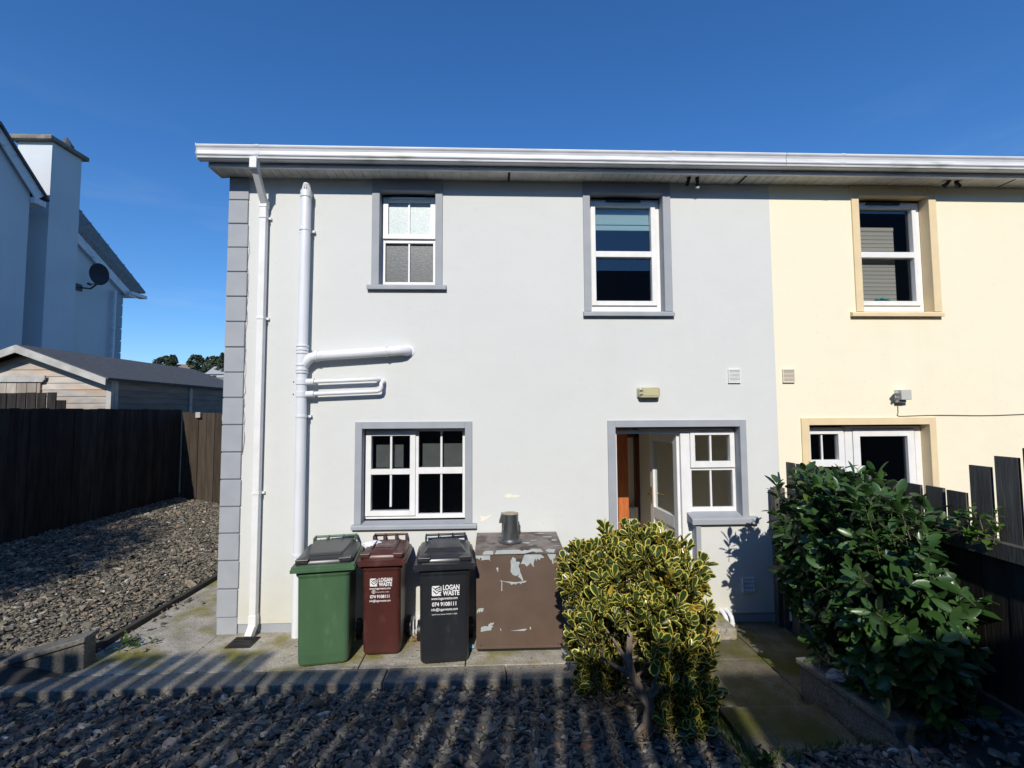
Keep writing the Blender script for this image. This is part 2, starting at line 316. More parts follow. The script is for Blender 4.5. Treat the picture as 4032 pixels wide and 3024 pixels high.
# ------------------------------------------------------------------ ground
def sstep(a, b, x):
    t = np.clip((x - a) / (b - a), 0, 1); return t * t * (3 - 2 * t)
def gh(x, y):
    """height of the terrain"""
    x = np.asarray(x, float); y = np.asarray(y, float)
    front = np.interp(y, [-3, -1.5, 0, 1.5, 3.0, 3.9, 4.3], [3.3, 2.3, .80, .36, .08, -.03, -.07])
    rightbump = .22 * sstep(2.78, 2.95, x) * sstep(4.2, 3.6, y)
    front = front + rightbump + .13 * sstep(1.65, 2.3, x) * sstep(3.22, 3.02, y)
    left = np.interp(-x, [3.9, 4.05, 5, 7, 9], [-.12, .04, .20, .50, .6]) + 0 * y
    z = np.where(y < 4.28, front, np.where(x < -3.95, left, -.12))
    # blend between front bed and left bed
    k = sstep(4.25, 4.55, y); z = np.where((x < -4.0) & (y < 4.6), front * (1 - k) + left * k, z)
    hillx = sstep(-20, -60, x)
    far = sstep(16, 40, y) * 1.0 + sstep(45, 130, y) * hillx * 9.5
    return z + far * (y > 10)
xs = np.unique(np.concatenate([np.linspace(-400, -60, 12), np.linspace(-60, -12, 16), np.linspace(-12, 7, 96), np.linspace(7, 40, 8), np.linspace(40, 400, 8)]))
ys = np.unique(np.concatenate([np.linspace(-300, -12, 8), np.linspace(-12, -3, 6), np.linspace(-3, 11, 100), np.linspace(11, 60, 20), np.linspace(60, 200, 20), np.linspace(200, 1500, 10)]))
GX, GY = np.meshgrid(xs, ys); GZ = gh(GX, GY)
nx, ny = len(xs), len(ys)
idx = np.arange(nx * ny).reshape(ny, nx)
F = np.stack([idx[:-1, :-1], idx[:-1, 1:], idx[1:, 1:], idx[1:, :-1]], -1).reshape(-1, 4)
m, n, l, b = nt('ground_earth'); b.inputs['Roughness'].default_value = .95
g_ = N(n, 'ShaderNodeNewGeometry'); sp_ = N(n, 'ShaderNodeSeparateXYZ'); l.new(g_.outputs['Position'], sp_.inputs[0])
mr_ = N(n, 'ShaderNodeMapRange'); mr_.inputs[1].default_value = 11; mr_.inputs[2].default_value = 22; l.new(sp_.outputs[1], mr_.inputs[0])
tn_ = N(n, 'ShaderNodeTexNoise'); tn_.inputs['Scale'].default_value = .15; tn_.inputs['Detail'].default_value = 8; l.new(g_.outputs['Position'], tn_.inputs['Vector'])
rr_ = N(n, 'ShaderNodeValToRGB'); rr_.color_ramp.elements[0].color = (.05, .075, .03, 1); rr_.color_ramp.elements[1].color = (.12, .11, .06, 1); rr_.color_ramp.elements[0].position = .4; rr_.color_ramp.elements[1].position = .6
l.new(tn_.outputs[0], rr_.inputs[0])
mx_ = N(n, 'ShaderNodeMix', data_type='RGBA'); l.new(mr_.outputs[0], mx_.inputs[0]); mx_.inputs[6].default_value = (.045, .042, .036, 1); l.new(rr_.outputs[0], mx_.inputs[7]); l.new(mx_.outputs[2], b.inputs['Base Color'])
ground = structure(bmesh_from_np('ground', np.stack([GX, GY, GZ], -1).reshape(-1, 3), F, [m], smooth=True))

# path slabs ------------------------------------------------------
def path_mesh(name, rects, m, zt=0.0, joints=None):
    o = MB()
    for (x0, x1, y0, y1) in rects: o.box(x0, x1, y0, y1, -.20, zt)
    return structure(o.build(name, m, None, bevel=.008))
path_mesh('path', [(-3.95, -2.96, 4.545, 11.2), (-2.955, -1.275, 4.545, 5.33), (-1.265, -.285, 4.545, 5.33), (-.275, .905, 4.545, 5.33)], MT['concrete'])
path_mesh('path', [(.915, 2.55, 4.545, 5.33), (2.56, 3.16, 3.96, 5.33)], MT['concrete_moss'], -.002)
# path widening toward the viewer at the right, stepping up
path_mesh('path', [(1.75, 2.55, 3.68, 4.54)], MT['concrete_moss'], -.004)
o = MB()
o.box(1.70, 2.50, 3.12, 3.675, -.2, .10)
structure(o.build('steps', MT['concrete_moss'], None, bevel=.012))
# kerb in front of the path
o = MB()
x = -5.35
for k in range(6):
    ln = 1.09; x1 = x + ln
    if x1 > 1.2: x1 = 1.2
    o.box(x + .005, x1 - .005, 4.30 + random.uniform(-.006, .006), 4.535, -.22, .006 + random.uniform(-.004, .004)); x += ln
structure(o.build('kerb', MT['kerb'], None, bevel=.012))
# thin kerb between left gravel and side path
o = MB(); o.box(-4.02, -3.955, 4.9, 10.7, -.2, .06)
structure(o.build('kerb', mat('dark_edging', (.035, .033, .028), .9, (.06, .055, .045), 9, bump=.5, bscale=50), None, bevel=.008))
# soil patch beneath laurel

# ------------------------------------------------------------------ slate chippings
def stones(name, region, n_, size, m, seed, label, hfun=gh, zoff=.0, keep=None, sink=.3):
    rg = np.random.default_rng(seed)
    x0, x1, y0, y1 = region
    X = rg.uniform(x0, x1, n_); Y = rg.uniform(y0, y1, n_)
    if keep is not None:
        k = keep(X, Y); X = X[k]; Y = Y[k]
    n_ = len(X)
    L = size * rg.lognormal(0, .42, n_); W = L * rg.uniform(.34, .72, n_); T = L * rg.uniform(.10, .22, n_)
    Z = hfun(X, Y) + zoff + rg.uniform(0, 1, n_) * size * .45
    k = 6
    ang = np.linspace(0, 2 * np.pi, k, endpoint=False)[None] + rg.uniform(-.35, .35, (n_, k))
    rad = rg.uniform(.58, 1.2, (n_, k))
    px = np.cos(ang) * rad * L[:, None] * .5; py = np.sin(ang) * rad * W[:, None] * .5
    top = np.stack([px * .80, py * .80, np.broadcast_to(T[:, None] * .5, px.shape) + rg.uniform(-.15, .15, px.shape) * T[:, None]], -1)
    bot = np.stack([px, py, np.broadcast_to(-T[:, None] * .35, px.shape) + rg.uniform(-.1, .1, px.shape) * T[:, None]], -1)
    P = np.concatenate([top, bot], 1)  # n,12,3
    yaw = rg.uniform(0, 2 * np.pi, n_); tilt = rg.normal(0, .30, n_); tilt2 = rg.normal(0, .30, n_)
    def rot(a, i, j):
        c, s_ = np.cos(a), np.sin(a); R = np.tile(np.eye(3), (n_, 1, 1)); R[:, i, i] = c; R[:, j, j] = c; R[:, i, j] = -s_; R[:, j, i] = s_; return R
    R = rot(yaw, 0, 1) @ rot(tilt, 1, 2) @ rot(tilt2, 0, 2)
    P = np.einsum('nij,nkj->nki', R, P) + np.stack([X, Y, Z], -1)[:, None]
    V = P.reshape(-1, 3); base = (np.arange(n_) * 12)[:, None]
    quads = []
    for i in range(6):
        j = (i + 1) % 6; quads.append([i, 6 + i, 6 + j, j])
    quads += [[0, 1, 2, 3], [0, 3, 4, 5]]
    Q = np.array(quads)[None] + base[:, :, None]
    o = bmesh_from_np(name, V, Q.reshape(-1, 4), [m])
    return tag(o, label, 'gravel', kind='stuff')
stones('slate_chippings', (-4.6, 2.5, 2.0, 4.32), 27000, .056, MT['stone'], 1, 'dark slate chippings filling the bed in front of the kerb', zoff=.005,
       keep=lambda X, Y: ((X < 1.70) | (Y < 3.10)) & ~((X < -3.6) & (Y > 4.2)))
stones('slate_chippings', (-7.0, -4.0, 4.3, 10.75), 34000, .047, MT['stone_left'], 2, 'pale weathered slate chippings beside the house between path and fence', zoff=.008,
       keep=lambda X, Y: ~((Y < 4.62)) )
stones('slate_chippings', (2.50, 3.15, 2.0, 3.95), 1300, .06, MT['stone'], 3, 'shaded slate chippings under the laurel by the right fence', zoff=.005, keep=lambda X, Y: (X > 2.86) | (Y < 3.05))
stones('slate_chippings', (-4.03, -3.25, 4.56, 6.3), 300, .05, MT['stone_left'], 4, 'loose slate chippings spilled over the corner of the path', hfun=lambda X, Y: 0 * X + .005, zoff=.0,
       keep=lambda X, Y: (X + 3.98) < .45 * np.random.default_rng(8).random(len(X)) ** 2 + .1 * (Y < 5.2))
# ------------------------------------------------------------------ houses
def wall_sheet(b, x0, x1, z0, z1, holes, y, depth, mi=0, mr=1):
    xs_ = sorted(set([x0, x1] + [h[0] for h in holes] + [h[1] for h in holes])); zs_ = sorted(set([z0, z1] + [h[2] for h in holes] + [h[3] for h in holes]))
    for i in range(len(xs_) - 1):
        for j in range(len(zs_) - 1):
            cx, cz = (xs_[i] + xs_[i + 1]) / 2, (zs_[j] + zs_[j + 1]) / 2
            if any(h[0] < cx < h[1] and h[2] < cz < h[3] for h in holes): continue
            b.poly([(xs_[i], y, zs_[j]), (xs_[i + 1], y, zs_[j]), (xs_[i + 1], y, zs_[j + 1]), (xs_[i], y, zs_[j + 1])], mi)
    for h in holes:
        a, c, d, e = h[:4]; sides = h[4] if len(h) > 4 else 'lrtb'
        if 'l' in sides: b.poly([(a, y, d), (a, y + depth, d), (a, y + depth, e), (a, y, e)], mr)
        if 'r' in sides: b.poly([(c, y + depth, d), (c, y, d), (c, y, e), (c, y + depth, e)], mr)
        if 't' in sides: b.poly([(a, y, e), (c, y, e), (c, y + depth, e), (a, y + depth, e)], mr)
        if 'b' in sides: b.poly([(a, y + depth, d), (c, y + depth, d), (c, y, d), (a, y, d)], mr)
def frame_rect(b, x0, x1, z0, z1, w, y0, y1, mi=0, wb=None, wt=None, wl=None, wr=None):
    wb = w if wb is None else wb; wt = w if wt is None else wt; wl = w if wl is None else wl; wr = w if wr is None else wr
    b.box(x0, x0 + wl, y0, y1, z0, z1, mi); b.box(x1 - wr, x1, y0, y1, z0, z1, mi)
    b.box(x0 + wl, x1 - wr, y0, y1, z1 - wt, z1, mi); b.box(x0 + wl, x1 - wr, y0, y1, z0, z0 + wb, mi)
def pane(name, x0, x1, z0, z1, y, m, parent, label=None):
    b = MB(); b.box(x0, x1, y, y + .006, z0, z1); return b.build(name, m, parent, label=label)
def room(name, x0, x1, y0, y1, z0, z1, m, parent):
    b = MB()
    b.poly([(x0, y1, z0), (x1, y1, z0), (x1, y1, z1), (x0, y1, z1)]); b.poly([(x0, y0, z0), (x0, y1, z0), (x0, y1, z1), (x0, y0, z1)])
    b.poly([(x1, y1, z0), (x1, y0, z0), (x1, y0, z1), (x1, y1, z1)]); b.poly([(x0, y0, z1), (x0, y1, z1), (x1, y1, z1), (x1, y0, z1)]); b.poly([(x0, y0, z0), (x1, y0, z0), (x1, y1, z0), (x0, y1, z0)])
    return b.build(name, m, parent)
def sill(b, x0, x1, z0, z1, yb, chip=None, lip=.05):
    yf = WY - lip
    b.prism([(yf, z0), (yf, z1 - .012), (yf + .012, z1), (yb, z1 + .022), (yb, z0 + .004), (yf + .03, z0 + .004)], 'x', x0, x1)
FR = 5.405           # front face of window frames
SOF = 5.03
grey = thing('grey_house', (0, WY, 0), 'pale grey rendered house with slate grey trim and back door standing open', 'house')
KH = (-1.465, -.329, 1.137, 2.182); BH = (-1.30, -.668, 3.806, 4.90); WH = (1.117, 1.972, 3.508, 4.90)
DH1 = (1.368, 2.262, .10, 2.18, 'ltb'); DH2 = (2.262, 2.80, 1.155, 2.18, 'trb')
XL, XM, XR = -2.97, 3.253, 9.5
b = MB(); wall_sheet(b, XL, XM, .173, SOF + .03, [KH, BH, WH, DH1, DH2], WY, .115)
# door jamb below window
b.poly([(2.262, WY + .115, .1), (2.262, WY, .1), (2.262, WY, 1.155), (2.262, WY + .115, 1.155)], 1)
b.box(XL, XL + .02, WY + .001, 13.5, .176, SOF + .03); b.box(XL - .006, XL + .02, WY + .301, 13.5, -.1, .1755, 1); b.box(XL + .02, XM, 13.4, 13.5, 0, SOF + .03)
b.box(XM - .1, XM, 5.45, 13.4, .0, SOF)
b.poly([(XL, 5.31, 5.03), (XM, 5.31, 5.03), (XM, 13.5, 5.03), (XL, 13.5, 5.03)])
b.build('wall', [MT['wall_grey'], MT['trim_grey']], grey)
b = MB(); b.box(XL - .008, -2.768, WY - .010, WY + .3, -.15, .1755); b.box(-2.7675, DH1[0], WY + .012, WY + .16, -.15, .1725); b.box(2.265, XM, WY + .012, WY + .16, -.15, .1725); b.box(DH1[0], 2.265, WY + .02, WY + .15, -.15, .10)
b.build('plinth', MT['trim_grey'], grey)
# quoins
qz = [SOF, 4.765, 4.491, 4.219, 3.941, 3.661, 3.378, 3.093, 2.813, 2.534, 2.236, 1.938, 1.643, 1.35, 1.065, .775, .476, .176]
for i in range(len(qz) - 1):
    b = MB(); xr = -2.765 + random.uniform(-.006, .006)
    b.box(XL - .012, xr, WY - .022 + random.uniform(-.002, .002), WY + .25, qz[i + 1] + .007, qz[i] - .007)
    b.build('quoin', MT['trim_grey'], grey, bevel=.006)
b = MB(); b.box(XL - .006, -2.775, WY - .012, WY + .2, .1765, SOF)
b.build('quoin_joint', mat('joint_mortar', (.16, .175, .20), .9), grey)
# cracked edge beside the quoins
b = MB(); zz = 4.3; pts = []
while zz > 1.9:
    pts.append((-2.757 + random.uniform(-.009, .012), zz)); zz -= random.uniform(.03, .09)
for (a, z1), (c, z2) in zip(pts[:-1], pts[1:]):
    w = random.uniform(.002, .006); b.poly([(a - w, WY - .0015, z1), (a + w, WY - .0015, z1), (c + w, WY - .0015, z2), (c - w, WY - .0015, z2)])
b.build('crack', mat('crack_shadow', (.22, .20, .18), .9), grey)
# chipped paint patches on the wall and cream filler
cream = mat('bare_filler', (.80, .76, .64), .9)
def blob(cx, cz, rx, rz, y, n_=14, jag=.35, seed=1):
    rr = random.Random(seed); return [(cx + rx * math.cos(t) * (1 + rr.uniform(-jag, jag)), y, cz + rz * math.sin(t) * (1 + rr.uniform(-jag, jag))) for t in [2 * math.pi * i / n_ for i in range(n_)]]
b = MB(); b.poly(blob(.155, 1.43, .05, .022, WY - .0012, seed=4)); b.poly(blob(.23, 1.42, .05, .015, WY - .0014, seed=5)); b.build('bare_patch', cream, grey, label='cream patch where the paint has come off'); b = MB(); b.poly([(-.165, WY - .0012, 1.215), (-.10, WY - .0012, 1.20), (-.03, WY - .0012, 1.235), (-.06, WY - .0012, 1.195), (-.13, WY - .0012, 1.155), (-.158, WY - .0012, 1.15), (-.15, WY - .0012, 1.185)])
b.build('bare_patch', cream, grey, label='cream patch where the paint has come off')

def surround(b, x0, x1, z0, z1, h, y=WY, proud=.02, top=True):
    """band round opening h; outer x0..x1 from z0 up to z1"""
    b.box(x0, h[0], y - proud, y + .004, z0, z1); b.box(h[1], x1, y - proud, y + .004, z0, z1)
    b.box(h[0], h[1], y - proud, y + .004, h[3], z1)
# --- kitchen window
def window(parent, hole, outer, zt, sillspec, trimm, frame_fn, roomm, blindspec=None, roomdepth=2.2):
    b = MB(); frame_fn(b); w = b.build('window', MT['upvc'], parent, bevel=.003, seg=1)
    b = MB(); surround(b, outer[0], outer[1], hole[2] - .0, zt, hole); b.build('surround', trimm, w, bevel=.003, seg=1)
    if sillspec:
        b = MB(); sill(b, *sillspec, FR + .0); b.build('sill', trimm, w, bevel=.003, seg=1)
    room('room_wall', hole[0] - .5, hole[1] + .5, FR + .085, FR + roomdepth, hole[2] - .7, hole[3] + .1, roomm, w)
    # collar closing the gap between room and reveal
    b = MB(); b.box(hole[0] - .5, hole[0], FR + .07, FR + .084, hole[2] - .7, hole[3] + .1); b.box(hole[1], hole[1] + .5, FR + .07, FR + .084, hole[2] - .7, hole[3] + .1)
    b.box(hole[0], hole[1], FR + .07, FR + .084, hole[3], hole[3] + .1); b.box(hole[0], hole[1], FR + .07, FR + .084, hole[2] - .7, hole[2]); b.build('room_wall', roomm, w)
    return w
def fk(b):
    x0, x1, z0, z1 = KH; y0, y1 = FR, FR + .06
    frame_rect(b, x0, x1, z0 + .03, z1, .035, y0 + .012, y1, wb=.05)
    b.box(-.90, -.862, y0 + .012, y1, z0 + .08, z1 - .035)
    frame_rect(b, x0 + .012, -.895, z0 + .065, z1 - .022, .062, y0 - .008, y1 - .002, wb=.055)      # casement
    b.box(-1.40, -.955, y0 - .005, y1 - .004, 1.662, 1.722); b.box(-1.183, -1.160, y0 + .006, y0 + .03, 1.30, 1.662); b.box(-1.183, -1.160, y0 + .006, y0 + .03, 1.722, 2.10)
    b.box(-.862, -.364, y0 + .008, y1 - .004, 1.664, 1.735); b.box(-.617, -.594, y0 + .02, y0 + .04, 1.217, 1.664); b.box(-.617, -.594, y0 + .02, y0 + .04, 1.735, 2.147)
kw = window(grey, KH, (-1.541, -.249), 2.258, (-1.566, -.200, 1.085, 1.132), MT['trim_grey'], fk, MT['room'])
for q in ((-1.39, -.96, 1.25, 1.67), (-1.39, -.96, 1.715, 2.10), (-.862, -.364, 1.21, 1.67), (-.862, -.364, 1.73, 2.15)): pane('pane', *q, FR + .045, MT['glass'], kw)
b = MB(); b.box(-1.36, -1.05, FR + .10, FR + .106, 1.73, 1.99); b.box(-.83, -.36, FR + .10, FR + .106, 1.73, 2.0); b.build('blind', MT['blind'], kw)
b = MB(); b.box(-1.36, -.98, FR - .02, FR - .008, 2.118, 2.135); b.build('vent_strip', MT['upvc'], kw)
# --- bathroom window
def fb(b):
    x0, x1, z0, z1 = BH; y0, y1 = FR, FR + .06
    frame_rect(b, x0, x1, z0 + .02, z1 - .015, .04, y0 + .012, y1, wb=.045); b.box(x0 + .04, x1 - .04, y0 + .012, y1, 4.33, 4.385)
    frame_rect(b, x0 + .015, x1 - .012, 4.375, z1 - .03, .058, y0 - .012, y1 - .002, wb=.055)
    b.box(-.998, -.978, y0 - .002, y0 + .02, 4.43, 4.82); b.box(-.998, -.978, y0 + .02, y0 + .04, 3.87, 4.33)
bw = window(grey, BH, (-1.386, -.587), SOF + .02, (-1.430, -.540, 3.745, 3.80), MT['trim_grey'], fb, MT['room'])
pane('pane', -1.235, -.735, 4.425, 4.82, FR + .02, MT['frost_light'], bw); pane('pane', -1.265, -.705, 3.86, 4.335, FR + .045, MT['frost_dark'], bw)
b = MB(); b.box(-1.19, -.78, FR - .03, FR - .012, 4.845, 4.862); b.build('vent_strip', MT['upvc'], bw)
# --- bedroom window
def fw(b):
    x0, x1, z0, z1 = WH; y0, y1 = FR, FR + .06
    frame_rect(b, x0, x1, z0 + .012, z1 - .02, .05, y0 + .012, y1, wb=.075)
    frame_rect(b, x0 + .03, x1 - .05, 3.60, z1 - .05, .055, y0 - .008, y1 - .002)
    b.box(x0 + .085, x1 - .105, y0 - .006, y1 - .004, 4.18, 4.25)
ww = window(grey, WH, (1.035, 2.062), SOF + .02, (1.020, 2.072, 3.447, 3.50), MT['trim_grey'], fw, MT['room'])
pane('pane', 1.19, 1.88, 3.63, 4.19, FR + .04, MT['glass'], ww); pane('pane', 1.19, 1.88, 4.24, 4.82, FR + .04, MT['glass'], ww)
b = MB(); b.box(1.18, 1.90, FR + .08, FR + .09, 4.56, 4.83); b.box(1.18, 1.90, FR + .07, FR + .095, 4.53, 4.57); b.box(1.18, 1.90, FR + .07, FR + .095, 4.60, 4.63); b.build('blind', MT['blind_teal'], ww)
b = MB(); b.box(1.33, 1.74, FR - .03, FR - .010, 4.842, 4.862); b.build('vent_strip', MT['dark'], ww)
# --- back door with side window
b = MB(); y0, y1 = FR, FR + .06
b.box(1.368, 1.41, y0, y1, .10, 2.14); b.box(2.155, 2.262, y0 - .003, y1, .10, 2.14); b.box(1.41, 2.155, y0, y1, 2.10, 2.14); b.box(1.41, 2.155, y0, y1 + .02, .10, .13)
doorset = b.build('door_frame', MT['upvc'], grey, bevel=.003, seg=1)
b = MB(); frame_rect(b, 2.2625, 2.80, 1.20, 2.14, .04, y0 + .012, y1, wl=.02, wr=.035, wb=.05); b.box(2.2825, 2.765, y0 + .012, y1, 1.672, 1.70)
frame_rect(b, 2.268, 2.79, 1.705, 2.135, .055, y0 - .012, y1 - .002, wb=.072); b.box(2.50, 2.522, y0 + .0, y0 + .03, 1.77, 2.085); b.box(2.50, 2.522, y0 + .02, y0 + .04, 1.24, 1.672)
sw = b.build('window', MT['upvc'], grey, bevel=.003, seg=1)
pane('pane', 2.32, 2.74, 1.77, 2.085, FR + .03, MT['glass'], sw); pane('pane', 2.28, 2.765, 1.24, 1.68, FR + .045, MT['glass'], sw)
b = MB(); b.box(1.278, 1.368, WY - .02, WY + .004, .10, 2.2575); b.box(2.80, 2.873, WY - .02, WY + .004, 1.15, 2.2575); b.box(1.368, 2.80, WY - .02, WY + .004, 2.18, 2.2575)
b.box(2.2615, 2.315, WY - .02, WY + .004, .175, 1.085); b.build('surround', MT['trim_grey'], doorset, bevel=.003, seg=1)
b = MB(); b.prism([(WY - .06, 1.09), (WY - .06, 1.148), (WY - .045, 1.16), (FR + .02, 1.205), (FR + .02, 1.10), (WY - .02, 1.10)], 'x', 2.205, 2.965); b.build('sill', MT['trim_grey'], sw, bevel=.003, seg=1)
# door leaf, opened inward, hinge at right
hx, hy = 2.165, FR + .05; fx, fy = 2.105, 6.24
L = math.hypot(fx - hx, fy - hy); ang = math.atan2(fy - hy, fx - hx)
leaf = bpy.data.objects.new('door', None)
def leafpt(u, w, z): return (hx + math.cos(ang) * u - math.sin(ang) * w, hy + math.sin(ang) * u + math.cos(ang) * w, z)
def lbox(b, u0, u1, w0, w1, z0, z1, mi=0):
    v = [leafpt(u, w, z) for z in (z0, z1) for (u, w) in ((u0, w0), (u1, w0), (u1, w1), (u0, w1))]
    b.addfaces(v, [(0, 3, 2, 1), (4, 5, 6, 7), (0, 1, 5, 4), (1, 2, 6, 5), (2, 3, 7, 6), (3, 0, 4, 7)], mi)
b = MB(); lbox(b, 0, .10, -.02, .04, .13, 2.10); lbox(b, L - .10, L, -.02, .04, .13, 2.10); lbox(b, .10, L - .10, -.02, .04, 1.98, 2.10); lbox(b, .10, L - .10, -.02, .04, .98, 1.12); lbox(b, .10, L - .10, -.02, .04, .13, .26)
lbox(b, .10, L - .10, .0, .03, .26, .98); lbox(b, .18, L - .18, -.015, .045, .34, .90); lbox(b, .24, L - .24, -.022, .05, .42, .82)
leafo = b.build('door', MT['upvc'], grey, bevel=.004, seg=1)
b = MB(); lbox(b, .10, L - .10, .007, .013, 1.12, 1.98); b.build('pane', MT['glass'], leafo)
b = MB()
for w0 in (.045, -.03):
    lbox(b, L - .075, L - .045, w0, w0 + .01, 1.17, 1.37); 
b.tube([leafpt(L - .06, .05, 1.28), leafpt(L - .06, .095, 1.28), leafpt(L - .17, .10, 1.28)], .010, 8); b.tube([leafpt(L - .06, -.02, 1.28), leafpt(L - .06, -.07, 1.28), leafpt(L - .17, -.075, 1.28)], .010, 8)
b.build('handle', MT['brass'], leafo)
# hallway behind the door
room('room_wall', 1.20, 3.1, FR + .0605, 7.7, .09, 2.5, MT['hall'], grey)
b = MB(); b.box(1.20, 1.367, FR + .062, FR + .07, .1, 2.5); b.box(1.367, 3.1, FR + .062, FR + .07, 2.15, 2.5); b.box(2.805, 3.1, FR + .062, FR + .07, .1, 2.15); b.box(2.2625, 2.805, FR + .062, FR + .07, .1, 1.2); b.build('room_wall', MT['hall'], grey)
b = MB(); b.box(1.80, 1.95, 6.86, 6.98, .095, 2.49); b.build('architrave', MT['wood_orange'], grey)
b = MB(); b.box(1.60, 2.35, 7.60, 7.69, 1.93, 2.0); b.box(1.60, 2.35, 7.62, 7.69, 2.38, 2.44); b.box(1.60, 1.68, 7.62, 7.69, 2.0, 2.38); b.box(1.98, 2.02, 7.62, 7.69, 2.0, 2.38); b.box(2.28, 2.35, 7.60, 7.69, .1, 2.38); b.build('fanlight', MT['wood_dark'], grey)
b = MB(); b.box(1.75, 2.30, 7.56, 7.62, .22, .82)
for k in range(14): b.box(1.765 + k * .038, 1.785 + k * .038, 7.545, 7.56, .25, .80)
b.build('radiator', MT['upvc'], grey, bevel=.004)
# --- roof, fascia, soffit, gutter (per house)
def eaves(parent, x0, x1, end_left, seamseed):
    b = MB()
    # soffit boards running out from the wall, v-grooved
    x = x0; k = 0
    while x < x1 - .01:
        w = min(.098, x1 - x); b.box(x + .004, x + w - .002, 5.075, WY - .001 if x > XL else WY - .001, SOF, SOF + .01); x += .1
    b.box(x0, x1, 5.075, WY - .001, SOF + .0085, SOF + .014)
    b.build('soffit', MT['soffit'], parent)
    b = MB()
    prof = [(5.05, 5.022), (5.05, 5.036), (5.056, 5.040), (5.056, 5.052), (5.062, 5.056), (5.064, 5.21), (5.078, 5.21), (5.078, 5.022)]
    b.prism(prof, 'x', x0, x1)
    if end_left: b.prism([(5.05, 5.022), (WY + .0, 5.022), (WY + .5, 5.30), (5.078, 5.21)], 'x', x0 - .018, x0)
    b.build('fascia', MT['gutter'], parent, bevel=0)
    b = MB()
    gx0 = x0 - (.085 if end_left else 0)
    # ogee gutter profile (y,z)
    gp = [(5.062, 5.205), (5.060, 5.090), (5.040, 5.073), (4.975, 5.071), (4.962, 5.080), (4.958, 5.098), (4.948, 5.106), (4.944, 5.116), (4.950, 5.124), (4.957, 5.135), (4.958, 5.160), (4.950, 5.182), (4.940, 5.194), (4.936, 5.206), (4.940, 5.217), (4.950, 5.218), (4.952, 5.208), (4.960, 5.190), (4.968, 5.160), (4.968, 5.130), (4.972, 5.090), (5.03, 5.085), (5.048, 5.10), (5.052, 5.205)]
    b.prism(gp, 'x', gx0 + .004, x1)
    if end_left: b.prism([(5.064, 5.212), (5.062, 5.085), (5.04, 5.069), (4.972, 5.068), (4.952, 5.098), (4.938, 5.116), (4.952, 5.14), (4.950, 5.175), (4.934, 5.196), (4.934, 5.222), (4.952, 5.222)], 'x', gx0 - .004, gx0 + .003)
    g = b.build('gutter', MT['gutter'], parent)
    for jx in seamseed:
        b = MB(); b.prism([(q[0] - .003 if q[0] < 5.0 else q[0], q[1] - (.003 if q[1] < 5.1 else -.002)) for q in gp[1:15]], 'x', jx - .02, jx + .02); b.build('gutter_joint', MT['gutter'], g)
    # roof
    b = MB(); tn = math.tan(math.radians(24)); yr = 9.4
    b.prism([(5.0, 5.215), (yr, 5.215 + (yr - 5.0) * tn), (yr, 5.215 + (yr - 5.0) * tn - .12), (5.06, 5.12)], 'x', x0 - .02, x1)
    b.prism([(yr, 5.215 + (yr - 5.0) * tn), (13.8, 5.215), (13.8, 5.10), (yr, 5.215 + (yr - 5.0) * tn - .12)], 'x', x0 - .02, x1)
    b.build('roof', MT['slate_roof'], parent)
    if end_left:
        b = MB(); b.prism([(WY, 5.03), (13.5, 5.03), (13.5, 5.1), (yr, 5.05 + (yr - 5.0) * tn), (WY, 5.2)], 'x', XL, XL + .02); b.build('gable_wall', MT['wall_grey'], parent)
eaves(grey, XL - .095, XM - .001, True, (-2.52, 1.98))
# dark soffit vent slots
def slot(parent, x, w=.028):
    b = MB(); b.box(x, x + w, 5.09, 5.285, SOF - .004, SOF + .001); b.build('soffit_vent', MT['dark'], parent)
slot(grey, .16); slot(grey, 2.86)

# ------------------------------------------------------------------ neighbour (yellow) house
yel = thing('yellow_house', (6, WY, 0), 'cream yellow rendered house adjoining the grey house on its right', 'house')
Y1H = (4.331, 5.188, 3.512, 4.905); Y2H = (3.614, 5.045, .10, 2.19)
b = MB(); wall_sheet(b, XM, XR, .0, SOF + .03, [Y1H, Y2H], WY, .115)
b.box(XR, XR + .02, WY + .001, 13.5, .0, SOF + .03); b.box(XM, XR, 13.4, 13.5, 0, SOF + .03); b.poly([(XM, 5.31, 5.03), (XR, 5.31, 5.03), (XR, 13.5, 5.03), (XM, 13.5, 5.03)])
b.build('wall', [MT['wall_yellow'], MT['trim_yellow']], yel)
def fy1(b):
    x0, x1, z0, z1 = Y1H; y0, y1 = FR, FR + .06
    frame_rect(b, x0, x1, z0 + .025, z1 - .02, .055, y0 + .012, y1, wb=.085)
    frame_rect(b, x0 + .04, x1 - .05, 3.61, z1 - .045, .055, y0 - .008, y1 - .002); b.box(x0 + .09, x1 - .10, y0 - .006, y1 - .004, 4.195, 4.265)
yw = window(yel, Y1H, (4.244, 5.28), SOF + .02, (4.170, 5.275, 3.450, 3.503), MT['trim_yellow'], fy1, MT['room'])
pane('pane', 4.42, 5.09, 3.65, 4.2, FR + .04, MT['glass'], yw); pane('pane', 4.42, 5.09, 4.26, 4.83, FR + .04, MT['glass'], yw)
blind_warm = mat('venetian_blind', (.40, .35, .31), .8, (.35, .31, .27), 4, stretch=(.1, 1, 14))
b = MB()
for k in range(20): b.box(4.36, 4.92, FR + .09, FR + .10, 3.62 + k * .049, 3.62 + k * .049 + .044)
b.box(4.36, 4.92, FR + .085, FR + .105, 4.56, 4.60); b.build('blind', blind_warm, yw)
b = MB(); b.box(4.50, 4.92, FR - .03, FR - .010, 4.842, 4.862); b.build('vent_strip', MT['dark'], yw)
b = MB()
for (u, v) in ((4.66, 3.69), (4.72, 3.70), (4.78, 3.69)):
    b.tube([(u, FR + .07, v), (u + .01, FR + .07, v + .03)], [.035, .004], 8)
